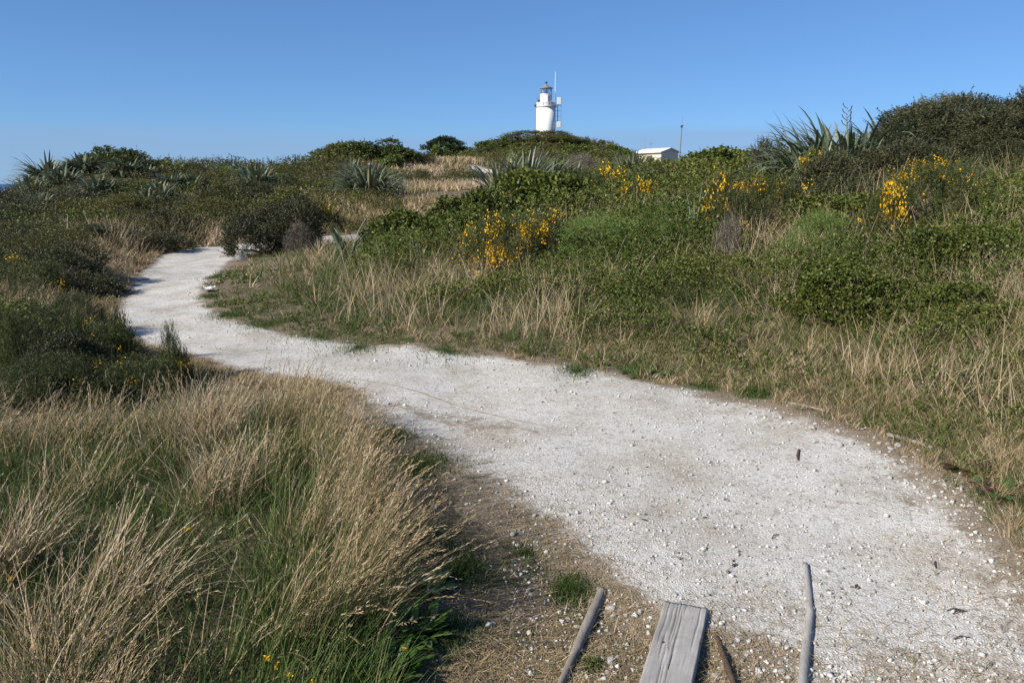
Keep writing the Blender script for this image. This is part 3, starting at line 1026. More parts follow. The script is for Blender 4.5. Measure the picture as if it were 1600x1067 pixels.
bm = bmesh.new(); prism(bm, [(0, -.3), (GW, -.3), (GW, ez), (GW / 2, rz_ - .05), (0, ez)], 0, GL)
hw = bm_obj('wall', bm, M_CREAM, hut)
hw.rotation_euler = (0, 0, 0)
for s in (0, 1):
    bm = bmesh.new()
    x0, x1 = (-.32, GW / 2) if s == 0 else (GW + .32, GW / 2)
    sl = (rz_ - ez) / (GW / 2) * .32
    prism(bm, [(x0, ez - sl + .01), (x1, rz_ + .0), (x1, rz_ + .09), (x0, ez - sl + .10)], -.28, GL + .28)
    bm_obj('roof', bm, M_ROOFSHEET, hut)
bm = bmesh.new(); box(bm, GW * .45, -.025, ez * .55, .8, .04, ez * .9); bm_obj('door', bm, M_WHITE2, hut)
bm = bmesh.new(); box(bm, -.025, GL * .45, ez * .62, .04, 1.0, .6); bm_obj('window', bm, M_DARKMETAL, hut)
bm = bmesh.new()
tube(bm, [(.3, GL * .5, ez), (.3, GL * .5, ez + 1.5)], .025, 5); tube(bm, [(-.1, GL * .5, ez + 1.1), (.75, GL * .5, ez + 1.1)], .015, 5); tube(bm, [(.3, GL * .75, ez), (.3, GL * .75, ez + 1.75)], .02, 5)
bm_obj('roof_aerial', bm, M_GREYMETAL, hut)

md = 95.0
mz = tz(col_x(1061, md), md)
mtop = float(at(1063, 183, md)[2]) - mz
mmid = float(at(1062.5, 196.5, md)[2]) - mz
mx_ = float(at(1061, 247, md)[0])
mast = thing('radio_mast', 'slim grey radio mast on the skyline right of the hut', 'mast', (mx_, md, mz))
bm = bmesh.new(); tube(bm, [(0, 0, -.2), (.17, 0, mmid)], [.085, .06], 8); bm_obj('pole', bm, M_GREYMETAL, mast)
bm = bmesh.new(); tube(bm, [(.17, 0, mmid), (.22, 0, mtop)], [.035, .02], 6); bm_obj('whip_aerial', bm, M_GREYMETAL, mast)
bm = bmesh.new(); tube(bm, [(-.02, 0, mmid - .1), (.4, 0, mmid)], .035, 5); box(bm, .17, 0, mmid - .1, .2, .15, .25); bm_obj('bracket', bm, M_DARKMETAL, mast)

# ------------------------------------------------------------------ wind-shaped conifer
TD = 118.0
tx = col_x(697, TD)
tg = tz(tx, TD)
tu = TD * CP / FPX
th_ = float(at(697, 214, TD)[2]) - tg
tree = thing('conifer_tree', 'dark flat layered conifer standing on the skyline left of the lighthouse hill', 'tree', (tx, TD, tg))
bm = bmesh.new()
tube(bm, [(0, 0, -.3), (.1, 0, th_ * .3), (-.1, 0, th_ * .6), (.2, 0, th_ * .92)], [.3, .25, .17, .06], 8)
for k in range(11):
    a = k * 2.4; z0 = th_ * (.25 + .05 * k)
    r_ = 3.0 * (1 - .05 * k)
    tube(bm, [(0, 0, z0), (math.cos(a) * r_ * .5, math.sin(a) * r_ * .5, z0 + .2), (math.cos(a) * r_, math.sin(a) * r_, z0 + .5)], [.12, .08, .03], 5)
bm_obj('trunk', bm, M_BARK, tree)
pads = []
for k in range(54):
    q = random.random()
    z0 = th_ * (.24 + .70 * q)
    rm = 37 * tu * min(1, (1.10 - q) * 1.5) * (0.75 + .25 * min(1, q * 4))
    a = random.uniform(0, 6.28); r_ = rm * random.random() ** .35 * .88
    pads.append((math.cos(a) * r_, math.sin(a) * r_, z0, random.uniform(.55, 1.15), random.uniform(.09, .18)))
pp, dd = [], []
for x, y, z, r_, h_ in pads:
    n_ = int(60 * r_)
    d = rand_dir(n_)
    pp.append(np.array((x, y, z)) + d * np.array((r_, r_, h_)) * rng.uniform(.5, 1, (n_, 1)))
    dd.append(unit(d * np.array((1, 1, .3)) + np.array((0, 0, .25))))
pp, dd = np.concatenate(pp), np.concatenate(dd)
V, F = sprigs(pp, dd, np.full(len(pp), .35), 6, np.full(len(pp), .22), .5, .8)
link('crown', new_mesh('crown', V, F, M_TREE, {'var': np.repeat(rng.uniform(0, 1, len(V) // 4), 4)}), tree)

# ------------------------------------------------------------------ timber by the path
def plank():
    a, b = flat(1072, 945, .04), flat(1040, 1067, .04)
    a, b = Vector((*a, 0)), Vector((*b, 0))
    d = (b - a).normalized()
    L = 1.15
    o = thing('wooden_plank', 'flat weathered grey plank lying at the bottom edge of the path', 'plank', (a.x, a.y, 0), math.atan2(-d.x, d.y) + math.pi)
    W, T = .168, .045
    nx, ny = 61, 80
    xs, ys = np.linspace(-W / 2, W / 2, nx), np.linspace(0, -L, ny)   # local -y runs back towards the viewer
    X, Y = np.meshgrid(xs, ys)
    Z = np.full(X.shape, .043) + (vnoise(X * 12, Y * 1.2, .25, 3, 9) - .5) * .0010
    g = random.Random(4)
    for k in range(13):
        cx, y0, ln, dp, wv = g.uniform(-.07, .07), -g.uniform(0, .55) * (0 if k < 6 else 1), g.uniform(.10, .42), g.uniform(.002, .0055), g.uniform(-.02, .02)
        t = np.clip((y0 - Y) / ln, 0, 1)
        cen = cx + wv * .3 * t + .0008 * np.sin(Y * 23 + k)
        wd = .0023 * np.sin(np.pi * np.clip((y0 + .02 - Y) / ln, 0, 1)) + .0006
        inside_ = (Y <= y0 + .001) & (Y > y0 - ln)
        Z -= dp * np.exp(-((X - cen) / wd) ** 2) * inside_
    edge = np.minimum(W / 2 - np.abs(X), .006) / .006
    Z -= (1 - edge) ** 2 * .006
    Yj = Y + (vnoise(X * 40, X * 0, .5, 2, 3) - .5) * .008 * (Y > -.02)
    Xj = X + (vnoise(Y * 8, Y * 0, .6, 2, 7) - .5) * .006
    top = np.stack([Xj, Yj, Z], -1).reshape(-1, 3)
    bot = top.copy(); bot[:, 2] = -.01
    V = np.concatenate([top, bot]); n0 = nx * ny
    i = np.arange(ny - 1)[:, None] * nx + np.arange(nx - 1)[None]
    Ft = np.stack([i, i + nx, i + nx + 1, i + 1], -1).reshape(-1, 4)
    per = list(range(nx)) + [nx * r + nx - 1 for r in range(1, ny)] + [nx * (ny - 1) + c for c in range(nx - 2, -1, -1)] + [nx * r for r in range(ny - 2, 0, -1)]
    Fs = np.array([(per[k], per[(k + 1) % len(per)], per[(k + 1) % len(per)] + n0, per[k] + n0) for k in range(len(per))])
    link('board', new_mesh('board', V, np.concatenate([Ft, Fs]), M_WOOD), o)
    for (x, y) in ((-.045, -.29),):
        bm = bmesh.new(); lathe(bm, [(.005, .041), (.0055, .0445), (.002, .0455)], 8)
        bm_obj('nail', bm, M_DARKMETAL, o, loc=(x, y, 0))
    return o


plank()


def rail(name, pts, rads, label, mat, z0=.012, cat='timber', seed=0, zs=None, seg=12):
    P = [flat(*p) for p in pts]
    # dense resample with a little irregularity
    ts = np.linspace(0, len(P) - 1, 40)
    X = np.interp(ts, range(len(P)), [p[0] for p in P]); Y = np.interp(ts, range(len(P)), [p[1] for p in P])
    Rr = np.interp(ts, range(len(P)), rads) * (1 + .16 * (vnoise(ts * 1.0, ts * 0, .9, 2, seed) - .5))
    Zz = terr(X, Y) + (np.interp(ts, range(len(P)), zs) if zs else z0)
    c = Vector((X[20], Y[20], Zz[20]))
    o_pts = [(x - c.x, y - c.y, z - c.z) for x, y, z in zip(X, Y, Zz)]
    bm = bmesh.new(); tube(bm, o_pts, list(Rr), seg)
    for v in bm.verts:
        v.co += Vector((random.uniform(-1, 1), random.uniform(-1, 1), random.uniform(-1, 1))) * float(Rr.mean()) * .07
    return tag(bm_obj(name, bm, mat, smooth=True, loc=c), label, cat)


rail('timber_rail', [(941, 928), (925, 965), (905, 1010), (878, 1070), (850, 1120)], [.020, .022, .018, .013, .011], 'round grey timber rail left of the plank, end beside green tuft', M_WOOD_D, .012, seed=2)
rail('timber_rail', [(1258, 887), (1262, 920), (1266, 965), (1260, 1015), (1254, 1075), (1250, 1130)], [.013, .015, .016, .017, .018, .018], 'thin pale grey timber rail half sunk in gravel right of the plank', M_WOOD, .022, seed=5)
rail('stick', [(1117, 993), (1126, 1020), (1137, 1050), (1150, 1085)], [.007, .011, .011, .009], 'dark brown broken stick between plank and pale timber rail', M_DEADWOOD, .02, cat='stick', seed=8)
rail('stick', [(1248, 711), (1246, 719), (1247, 727)], [.008, .010, .006], 'short dark stub of stick on the bare gravel path', M_DEADWOOD, .022, cat='stick', seed=9)
rail('edging_timber', [(548, 597), (600, 605), (655, 616), (705, 632), (760, 647), (815, 660), (868, 671)], [.012, .013, .016, .015, .012, .009, .006], 'long thin timber edging strip along the near side of the path', M_WOOD_D, .010, seed=11)
rail('edging_timber', [(1218, 641), (1250, 647), (1295, 660)], [.008, .010, .007], 'short grey edging timber where the path meets grassy bank', M_WOOD_D, .012, seed=12)
rail('edging_timber', [(1385, 697), (1420, 708), (1455, 722)], [.013, .014, .01], 'half buried edging timber below the dry grass bank', M_WOOD_D, .02, seed=13)
# leaf scraps and twigs on the gravel
for i, (px, py, a) in enumerate([(890, 686, .3), (1145, 891, 1.0), (1095, 815, .2), (1012, 822, 2.4), (1210, 842, .8), (1497, 966, .3), (1500, 1008, .2), (1335, 926, .9), (1490, 962, .1), (1460, 893, 1.2)]):
    x, y = flat(px, py)
    P_ = np.array([[0, 0, .0]]); Dv = unit(np.array([[math.cos(a), math.sin(a), .15]]))
    if i in (0, 1, 2, 3, 7):
        V, F = leafset(P_, Dv, np.array([.045]), np.array([.022]), .35)
        V[:, 2] = np.abs(V[:, 2]) * .6 + .004
        o = link('fallen_leaf', new_mesh('fallen_leaf', V, F, M_DEADWOOD, {'var': np.zeros(4)}), None, (x, y, sz(x, y)))
        tag(o, 'small curled brown leaf lying on the white gravel', 'leaf', 'dead leaves on the gravel')
    else:
        bm = bmesh.new(); tube(bm, [(-.03, 0, 0), (0, .004, .006), (.035, -.004, .002)], [.002, .003, .002], 5)
        o = bm_obj('twig', bm, M_DEADWOOD, loc=(x, y, sz(x, y) + .004)); o.rotation_euler = (0, 0, a)
        tag(o, 'thin dark twig lying loose on the white gravel', 'twig', 'twigs on the gravel')

# ------------------------------------------------------------------ stones
def stone_mesh(seed, flatn=.6):
    g = random.Random(seed)
    bm = bmesh.new()
    bmesh.ops.create_icosphere(bm, subdivisions=2, radius=1)
    pl = [(Vector((g.gauss(0, 1), g.gauss(0, 1), g.gauss(0, 1))).normalized(), g.uniform(.55, .85)) for _ in range(9)]
    for v in bm.verts:
        for n_, d_ in pl:
            e = v.co.dot(n_) - d_
            if e > 0: v.co -= n_ * e
        v.co *= 1 + g.uniform(-.04, .04)
        v.co.z *= flatn
    me = bpy.data.meshes.new('stone'); bm.to_mesh(me); bm.free()
    return me


STM = [stone_mesh(s, .55 + .1 * (s % 3)) for s in range(6)]
for m_ in STM: m_.materials.append(M_STONE)
ROCKM = [stone_mesh(40 + s, .7) for s in range(4)]
for m_ in ROCKM: m_.materials.append(M_ROCK)


def stone(px, py, wpx, label, group, me=None, name='stone', cat='stone', lift=.35, sq=None):
    x, y = flat(px, py)
    r = wpx / 2 / FPX * (y * CP + EYE * SP)
    o = link(name, me or random.choice(STM), None, (x, y, sz(x, y) + r * lift - .004))
    o.scale = sq and tuple(r * q for q in sq) or (r * random.uniform(.9, 1.2), r * random.uniform(.75, 1), r)
    o.rotation_euler = (random.uniform(-.3, .3), random.uniform(-.3, .3), random.uniform(0, 6.28))
    return tag(o, label, cat, group)


BIG = {'G1': 19, 'G2': 17, 'G3': 14, 'G4': 14, 'G5': 14}
G1 = 'white stones between the left rail and the plank'
for px, py, w in [(954, 955, 17), (958, 965, 14), (948, 985, 9), (902, 980, 12), (1000, 963, 13), (996, 952, 9), (978, 965, 9), (963, 1008, 11), (948, 1011, 11), (958, 1010, 10), (970, 1010, 8), (980, 1007, 11), (983, 999, 9), (955, 1033, 19), (963, 1027, 11), (942, 1027, 9), (944, 1043, 9), (949, 1051, 10), (937, 1012, 8), (887, 967, 9), (872, 973, 8), (940, 970, 8), (1008, 948, 8), (925, 940, 9), (971, 995, 8), (990, 984, 7), (932, 1030, 8), (997, 1030, 8), (953, 932, 9), (962, 940, 7), (943, 958, 8), (1009, 1040, 8)]:
    stone(px, py, w, 'largest rough white stone in dirt between round rail and plank' if w == BIG['G1'] else 'rough white stone in dirt between round timber rail and plank', G1)
G2 = 'white stones between the plank and the pale rail'
for px, py, w in [(1089, 1031, 13), (1118, 1058, 17), (1128, 1062, 12), (1128, 1040, 12), (1149, 1018, 10), (1160, 1033, 9), (1187, 1057, 10), (1221, 1052, 15), (1219, 1037, 11), (1229, 1036, 8), (1107, 1050, 10), (1168, 1060, 8), (1090, 1053, 8), (1100, 1063, 9), (1200, 1045, 7), (1150, 1045, 8)]:
    stone(px, py, w, 'largest white stone in dirt between plank and pale rail' if w == BIG['G2'] else 'white stone in dirt between the plank and pale timber rail', G2)
G3 = 'white stones along the bank side of the path'
for px, py, w in [(1269, 682, 14), (1274, 676, 10), (1309, 688, 9), (1330, 706, 12), (1312, 707, 11), (1272, 702, 10), (1390, 717, 11), (1401, 712, 13), (1386, 710, 9), (1372, 708, 8), (1413, 731, 9), (1440, 712, 8), (1378, 745, 8), (1390, 760, 12), (1414, 765, 10), (1432, 758, 10), (1310, 768, 12), (1460, 770, 9), (1475, 776, 10), (1514, 810, 10), (1490, 790, 9), (1530, 815, 9), (1545, 848, 10), (1532, 880, 9), (1552, 915, 12), (1568, 925, 11), (1583, 950, 9), (1590, 900, 10), (1500, 780, 8), (1118, 640, 9), (1106, 637, 8), (1020, 624, 9), (1085, 634, 7), (1170, 655, 9), (1195, 660, 8), (915, 604, 8), (850, 593, 7), (770, 585, 7)]:
    stone(px, py, w, 'largest white stone in litter between path and grassy bank' if w == BIG['G3'] else 'white stone in the dry litter between path and grassy bank', G3)
G4 = 'white stones on the dead grass beside the tall clump'
for px, py, w in [(735, 823, 8), (654, 793, 11), (678, 800, 12), (645, 723, 8), (680, 728, 8), (702, 747, 7), (801, 840, 14), (836, 814, 12), (849, 816, 9), (775, 791, 8), (721, 980, 9), (789, 894, 9), (788, 907, 7), (826, 926, 11), (829, 931, 9), (740, 907, 6), (776, 1005, 9), (794, 970, 8), (649, 760, 10), (704, 790, 8), (772, 978, 8), (862, 915, 8), (875, 897, 10), (647, 769, 8), (760, 832, 7)]:
    stone(px, py, w, 'largest white stone on dead grass right of tall grass' if w == BIG['G4'] else 'small white stone on dead grass right of the tall grass', G4)
G5 = 'pebbles scattered on the open gravel'
for px, py, w in [(1080, 745, 9), (1058, 787, 9), (1130, 786, 8), (1060, 845, 8), (1098, 866, 8), (1365, 930, 9), (1365, 1003, 12), (1460, 1018, 11), (1508, 1024, 9), (1380, 1053, 14), (1300, 1055, 10), (1550, 900, 10), (1450, 1042, 10), (1340, 960, 8), (1180, 940, 8), (1475, 985, 9), (1410, 975, 10), (1565, 1000, 11), (1335, 1040, 9), (1520, 950, 9)]:
    stone(px, py, w, 'largest pale pebble loose on the open white gravel' if w == BIG['G5'] else 'small pebble loose on the open white gravel', G5)

# grey rocks by the path
def rock(px, py, wpx, D, hgt, label, sq=(1, .8, .7), me=0):
    t = at(px, py, D)
    r = wpx / 2 / FPX * D
    o = link('rock', ROCKM[me], None, (float(t[0]), D, tz(t[0], D) + r * sq[2] * hgt))
    o.scale = tuple(r * q for q in sq); o.rotation_euler = (.1, .15, random.uniform(0, 6))
    return tag(o, label, 'rock')


rock(103, 415, 48, 12.8, .55, 'pale grey rock among dark scrub left of the path', (1, .9, 1.1), 0)
rock(214, 430, 46, 13.6, .1, 'low flat grey rock at the outer edge of the bend', (1.1, .8, .28), 1)
rock(377, 408, 22, 16.6, .3, 'grey rock at the foot of the dark manuka beside path', (1, .8, .9), 2)
rock(583, 253, 20, 57, .3, 'pale rock in front of the rounded bush dome', (1.2, .9, .8), 3)
rock(686, 258, 26, 66, .3, 'low grey rock in dry grass below the conifer', (1.4, .9, .5), 0)
rock(715, 262, 14, 63, .3, 'small grey rock in dry grass by the far path', (1.2, .9, .5), 1)
x, y = flat(325, 464)
bm = bmesh.new()
bmesh.ops.create_grid(bm, x_segments=6, y_segments=6, size=.09, matrix=Matrix.Translation((0, 0, .06)))
for v in bm.verts: v.co.z += random.uniform(-.03, .03); v.co.x += random.uniform(-.02, .02)
tag(bm_obj('litter_scrap', bm, M_LITTER, loc=(x, y, tz(x, y))), 'crumpled white scrap of litter on inner verge of the bend', 'litter')

# ------------------------------------------------------------------ gravel chips (stuff)
def screen_samples(n, d0, d1, px0=-80, px1=1680, power=0.0):
    """Random ground points, denser close by, inside the view and a margin around it."""
    px = rng.uniform(px0, px1, n)
    D = np.exp(rng.uniform(math.log(d0), math.log(d1), n)) if power == 0 else d0 * d1 / (d1 + rng.uniform(0, 1, n) ** power * (d0 - d1))
    return (px - 800) / FPX * (D * CP + EYE * SP), D


def chips(name, x, y, size, mat, zoff=.0):
    n = len(x)
    base = np.array([(1, 0, 0), (-1, 0, 0), (0, 1, 0), (0, -1, 0), (0, 0, 1), (0, 0, -1)], float)
    V = base[None] + rng.uniform(-.35, .35, (n, 6, 3))
    V *= (rng.uniform(.6, 1.25, (n, 1, 3)) * np.array((1, 1, .7)))
    a = rng.uniform(0, 6.28, n); t = rng.uniform(-.7, .7, n)
    ct, st = np.cos(t)[:, None], np.sin(t)[:, None]
    Y1 = V[..., 1] * ct - V[..., 2] * st; Z1 = V[..., 1] * st + V[..., 2] * ct
    ca, sa = np.cos(a)[:, None], np.sin(a)[:, None]
    V = np.stack([V[..., 0] * ca - Y1 * sa, V[..., 0] * sa + Y1 * ca, Z1], -1) * size[:, None, None]
    V += np.stack([x, y, zoff + size * .3], -1)[:, None]
    f = np.array([(0, 2, 4), (2, 1, 4), (1, 3, 4), (3, 0, 4), (2, 0, 5), (1, 2, 5), (3, 1, 5), (0, 3, 5)])
    F = (np.arange(n) * 6)[:, None, None] + f[None]
    return tag(link(name, new_mesh(name, V.reshape(-1, 3), F.reshape(-1, 3), mat, {'var': np.repeat(rng.uniform(0, 1, n), 6)})), kind='stuff')


x, y = screen_samples(150000, 2.0, 14, power=1.0)
d = sdf(PATH, x, y)
pr = np.where(d < 0, .30, np.exp(-d / .16) * .32 + .05 * np.exp(-d / .5))
# the two loose strips by the timber are more broken
pr = np.where((d > 0) & (y < 3.6) & (x > .0) & (x < 1.6), np.maximum(pr, .30), pr)
patch = vnoise(x, y, .5, 3, 12)
k = (rng.uniform(0, 1, len(x)) < pr * np.clip(.25 + 1.6 * (patch - .25), .15, 1.3)) & (d < 1.0)
x, y, d = x[k], y[k], d[k]
size = np.clip(rng.lognormal(math.log(.0042), .45, len(x)), .0025, .015) * (1 + .05 * y) * np.where(d > -.1, 1.15, .95)
zz = surf(x, y, d) - .001
chips('gravel', x, y, size, M_CHIP, zz)

# ------------------------------------------------------------------ grasses (stuff)
SHEAD = []


def grass_mesh(name, x, y, length, az, lean, bend, width, var, k=4, heads=0.0, head_len=.07, z=None):
    z = surf(x, y) - .008 if z is None else z
    V, F, tip, td = blades(x, y, z, length, az, lean, bend, width, k)
    parts = [(V, F, np.repeat(var, 2 * (k + 1)))]
    if heads:
        idx = np.where(rng.uniform(0, 1, len(x)) < heads)[0]
        if len(idx):
            q = 9
            tt = np.tile(np.linspace(-1, .15, q), len(idx))
            hl = np.repeat(head_len * rng.uniform(.6, 1.3, len(idx)), q)
            P = np.repeat(tip[idx], q, 0) + np.repeat(td[idx], q, 0) * (tt * hl)[:, None]
            Dv = unit(np.repeat(td[idx], q, 0) + rand_dir(len(P)) * .38)
            Vh, Fh = leafset(P, Dv, hl * .26, np.maximum(hl * .042, np.repeat(width[idx], q) * .7), .2)
            vh = np.clip(np.repeat(np.maximum(var[idx], .62), q) + rng.uniform(-.08, .16, len(P)), 0, 1)
            parts.append((Vh, Fh, np.repeat(vh, 4)))
    V, F, A = join(parts)
    return tag(link(name, new_mesh(name, V, F, M_GRASS, {'var': A})), kind='stuff')


def nrm(mu, s, n): return rng.normal(mu, s, n)


# --- the mound of tall dry grass in the left foreground
MOUND = np.array([(-.30, 1.2), (-.38, 2.2), (-.54, 2.8), (-.58, 3.3), (-.74, 3.9), (-1.12, 4.5), (-1.35, 5.1), (-1.75, 5.4), (-2.2, 5.4), (-2.7, 5.1), (-3.2, 4.9), (-6.5, 4.7), (-6.5, 1.2)])


def mound_samples(n, inset=0.0):
    x, y = rng.uniform(-6.4, -.3, n), rng.uniform(1.25, 6.4, n)
    k = sdf(MOUND, x, y) < -inset
    k &= (x > -.72 * (y * CP + .35) - .6)          # to the edge of the view and a bit more
    return x[k], y[k]


tx_, ty_ = mound_samples(520, .10)
cl = []
for cx, cy in zip(tx_, ty_):
    edge = float(-sdf(MOUND, np.array([cx]), np.array([cy]))[0])
    q = float(vnoise(cx, cy, .8, 2, 21))
    gap = float(vnoise(cx, cy, .55, 2, 33))
    if gap < .43 and edge > .15: continue
    green = sstep(.60, .36, q) * .5 + .6 * sstep(3.3, 2.2, cy) * (1 if edge > .25 else .3)
    n_ = int(98 * (.5 + q) * (1 - .62 * min(green, 1)))
    lx, ly = nrm(.05, .09, None), nrm(0, .09, None)
    r_ = .13 * np.sqrt(rng.uniform(0, 1, n_)); a_ = rng.uniform(0, 6.28, n_)
    L = rng.uniform(.20, .47, n_) * (.7 + .45 * q) * (1.0 if cy > 2.2 else .85)
    out = np.arctan2(np.sin(a_) * r_ + nrm(0, .05, n_) + ly, np.cos(a_) * r_ + .02 + lx + nrm(0, .05, n_)) + nrm(0, .75, n_)
    cl.append((cx + np.cos(a_) * r_, cy + np.sin(a_) * r_, L, out, np.abs(nrm(.16, .17, n_)) + r_ * .9 + 1.3 * math.hypot(lx, ly), np.abs(nrm(.34, .3, n_)), np.clip(nrm(.46 + .5 * q - .15 * green, .20, n_) + rng.choice([-.25, 0, 0, .12], n_), .06, 1)))
cat = [np.concatenate([c[i] for c in cl]) for i in range(7)]
n_ = len(cat[0])
grass_mesh('tall_dry_grass', cat[0], cat[1], cat[2], cat[3], cat[4], cat[5], rng.uniform(.0026, .0052, n_), cat[6], 4, .45, .07)
# green undergrowth of the mound
x, y = mound_samples(60000)
n_ = len(x)
grass_mesh('green_grass', x, y, rng.uniform(.08, .26, n_), rng.uniform(0, 6.28, n_), np.abs(nrm(.35, .25, n_)), np.abs(nrm(.6, .4, n_)), rng.uniform(.003, .0055, n_), np.clip(nrm(.18, .12, n_), 0, .5), 3)
# close green growth along the mound's right edge
x, y = mound_samples(52000)
dm = -sdf(MOUND, x, y)
k = (dm < .5) & (y < 5.3) & (x > -2.2)
x, y = x[k], y[k]; n_ = len(x)
grass_mesh('edge_grass', x, y, rng.uniform(.14, .38, n_), nrm(.1, .9, n_), np.abs(nrm(.3, .2, n_)), np.abs(nrm(.5, .35, n_)), rng.uniform(.0035, .006, n_), np.clip(nrm(.20, .14, n_), 0, .6), 3)
# the tussock that leans out over the verge
tus = []
for cx, cy in [(-.66, 3.1), (-.76, 3.35), (-.86, 3.65), (-.64, 2.9), (-.9, 3.2), (-1.22, 4.6), (-1.36, 4.85), (-1.14, 4.4), (-1.5, 5.1), (-1.0, 4.05), (-.92, 3.85), (-.58, 2.7), (-.74, 2.55), (-1.5, 4.8)]:
    n_ = 230
    r_ = .12 * np.sqrt(rng.uniform(0, 1, n_)); a_ = rng.uniform(0, 6.28, n_)
    tus.append((cx + np.cos(a_) * r_, cy + np.sin(a_) * r_, rng.uniform(.26, .56, n_), nrm(.1, .8, n_), np.abs(nrm(.36, .24, n_)), np.abs(nrm(.5, .25, n_)), np.clip(nrm(.62, .2, n_) + rng.choice([-.3, 0, 0, 0], n_), .12, 1)))
cat = [np.concatenate([c[i] for c in tus]) for i in range(7)]
n_ = len(cat[0])
grass_mesh('leaning_dry_grass', cat[0], cat[1], cat[2], cat[3], cat[4], cat[5], rng.uniform(.002, .004, n_), cat[6], 5, .45, .08)

# --- right bank: tufts, short near the path and taller up the slope
def tufts(name, cx, cy, n, rad, L, var, spread, k=3, heads=.05, wk=.00055, wmin=.0028):
    """n blades per tuft fanning out from each centre."""
    i = np.repeat(np.arange(len(cx)), n)
    a = rng.uniform(0, 6.28, len(i)); r = np.abs(rng.normal(0, .6, len(i))) * rad[i]
    x, y = cx[i] + np.cos(a) * r, cy[i] + np.sin(a) * r
    tl = rng.uniform(0, 6.28, len(cx)); ts = np.abs(rng.normal(0, .25, len(cx)))     # each tuft has its own lean
    vx = np.cos(a) * (r / rad[i] * .5 + .12) + np.cos(tl)[i] * ts[i] + .06
    vy = np.sin(a) * (r / rad[i] * .5 + .12) + np.sin(tl)[i] * ts[i]
    lean = np.hypot(vx, vy) * spread[i] + np.abs(rng.normal(0, .12, len(i)))
    az = np.arctan2(vy, vx) + rng.normal(0, .5, len(i))
    ln = L[i] * rng.uniform(.45, 1.2, len(i))
    return grass_mesh(name, x, y, ln, az, lean, np.abs(rng.normal(.55, .4, len(i))), np.maximum(wmin, wk * np.hypot(x, y)) * rng.uniform(.75, 1.35, len(i)),
                      np.clip(var[i] + rng.normal(0, .10, len(i)), .0, 1), k, heads, .06)


def bank_tufts(n, dmin, p0=-80, p1=1680, d1=24):
    x, y = screen_samples(n, 3.0, d1, p0, p1, power=.8)
    d = sdf(PATH, x, y)
    k = inside(RSIDE, x, y) & (d > dmin + .25 * (vnoise(x, y, .5, 2, 8) - .3))
    return x[k], y[k], d[k]


x, y, d = bank_tufts(9000, .06)
q = vnoise(x, y, 1.1, 3, 41); q3 = vnoise(x, y, 2.2, 2, 43)
L = np.interp(d, [0, .35, 1.0, 2.2, 4], [.06, .12, .25, .40, .42]) * (.35 + 1.3 * q)
u = rng.uniform(0, 1, len(x)) + (q3 - .5) * 1.1 + np.interp(d, [.2, .8, 1.6], [.12, .1, 0])
var = np.where(u < .60, rng.uniform(.05, .28, len(x)), np.where(u < .76, rng.uniform(.3, .48, len(x)), rng.uniform(.56, .86, len(x))))
k = rng.uniform(0, 1, len(x)) < np.interp(d, [0, 2.4, 5], [1, .95, .5])
x, y, d, L, var = [v[k] for v in (x, y, d, L, var)]
tufts('bank_grass', x, y, 22, np.maximum(.05, L * .45), L, var, rng.uniform(.7, 1.5, len(x)), 2, wk=.0006)
# cropped straw stubble near the path edge and bare matted straw
x, y, d = bank_tufts(5200, .12, 560, 1680, 11)
k = (d < 1.7) & (vnoise(x, y, .7, 2, 47) > .46)
x, y, d = x[k], y[k], d[k]
tufts('straw_stubble', x, y, 16, np.full(len(x), .07), rng.uniform(.06, .15, len(x)), rng.uniform(.58, .9, len(x)), rng.uniform(.8, 2.2, len(x)), 2, 0)
# bleached standing stalks on the bank
x, y = screen_samples(15000, 4.5, 14, 500, 1680, power=.8)
d = sdf(PATH, x, y)
k = inside(RSIDE, x, y) & (d > .7) & (vnoise(x, y, .8, 2, 55) > .50)
x, y = x[k], y[k]; n_ = len(x)
grass_mesh('bleached_stalks', x, y, rng.uniform(.3, .62, n_), rng.uniform(0, 6.28, n_), np.abs(nrm(.3, .3, n_)), np.abs(nrm(.3, .5, n_)), np.maximum(.004, .0006 * y), rng.uniform(.7, 1, n_), 3, .25, .07)

# --- left verge beyond the bend: dry grass along the outer edge
x, y = screen_samples(9000, 5.6, 28, -120, 640, power=.7)
d = sdf(PATH, x, y)
q = vnoise(x, y, 1.5, 2, 61)
wide = np.interp(y, [6, 8, 11, 14, 22], [.5, .8, 1.0, 2.2, 2.6])
k = ~inside(RSIDE, x, y) & (d > .15) & (x < -1.0) & (sdf(MOUND, x, y) > -.05) & ((d < wide * (.5 + q)) | ((y > 8.8) & (y < 10.5) & (vnoise(x, y, .9, 2, 62) > .5)))
x, y, d, q = x[k], y[k], d[k], q[k]
L = np.interp(d, [0, .4, 1.2], [.06, .18, .5]) * (.5 + q) * np.interp(y, [6, 12, 16], [.7, .8, 1.1])
tufts('verge_grass', x, y, 14, np.maximum(.05, L * .35), L, np.clip(.34 + .6 * q + rng.normal(0, .1, len(x)), .1, .9), rng.uniform(.5, 1.1, len(x)), 2, .12, wk=.00075)

# --- far dry grass slopes
x, y = screen_samples(40000, 26, 85, 430, 800, power=.6)
k = (sdf(FARPATH, x, y) > .3) & (sdf(FARPATH2, x, y) > .3) & (vnoise(x, y, 9, 2, 71) > .30)
x, y = x[k], y[k]; n_ = len(x)
grass_mesh('hillside_dry_grass', x, y, rng.uniform(.2, .5, n_), rng.uniform(0, 6.28, n_), np.abs(nrm(.4, .3, n_)), np.abs(nrm(.5, .3, n_)), (.0013 * y), np.clip(.70 + .5 * (vnoise(x, y, 5, 2, 72) - .5) + nrm(0, .13, n_), .1, 1), 2)

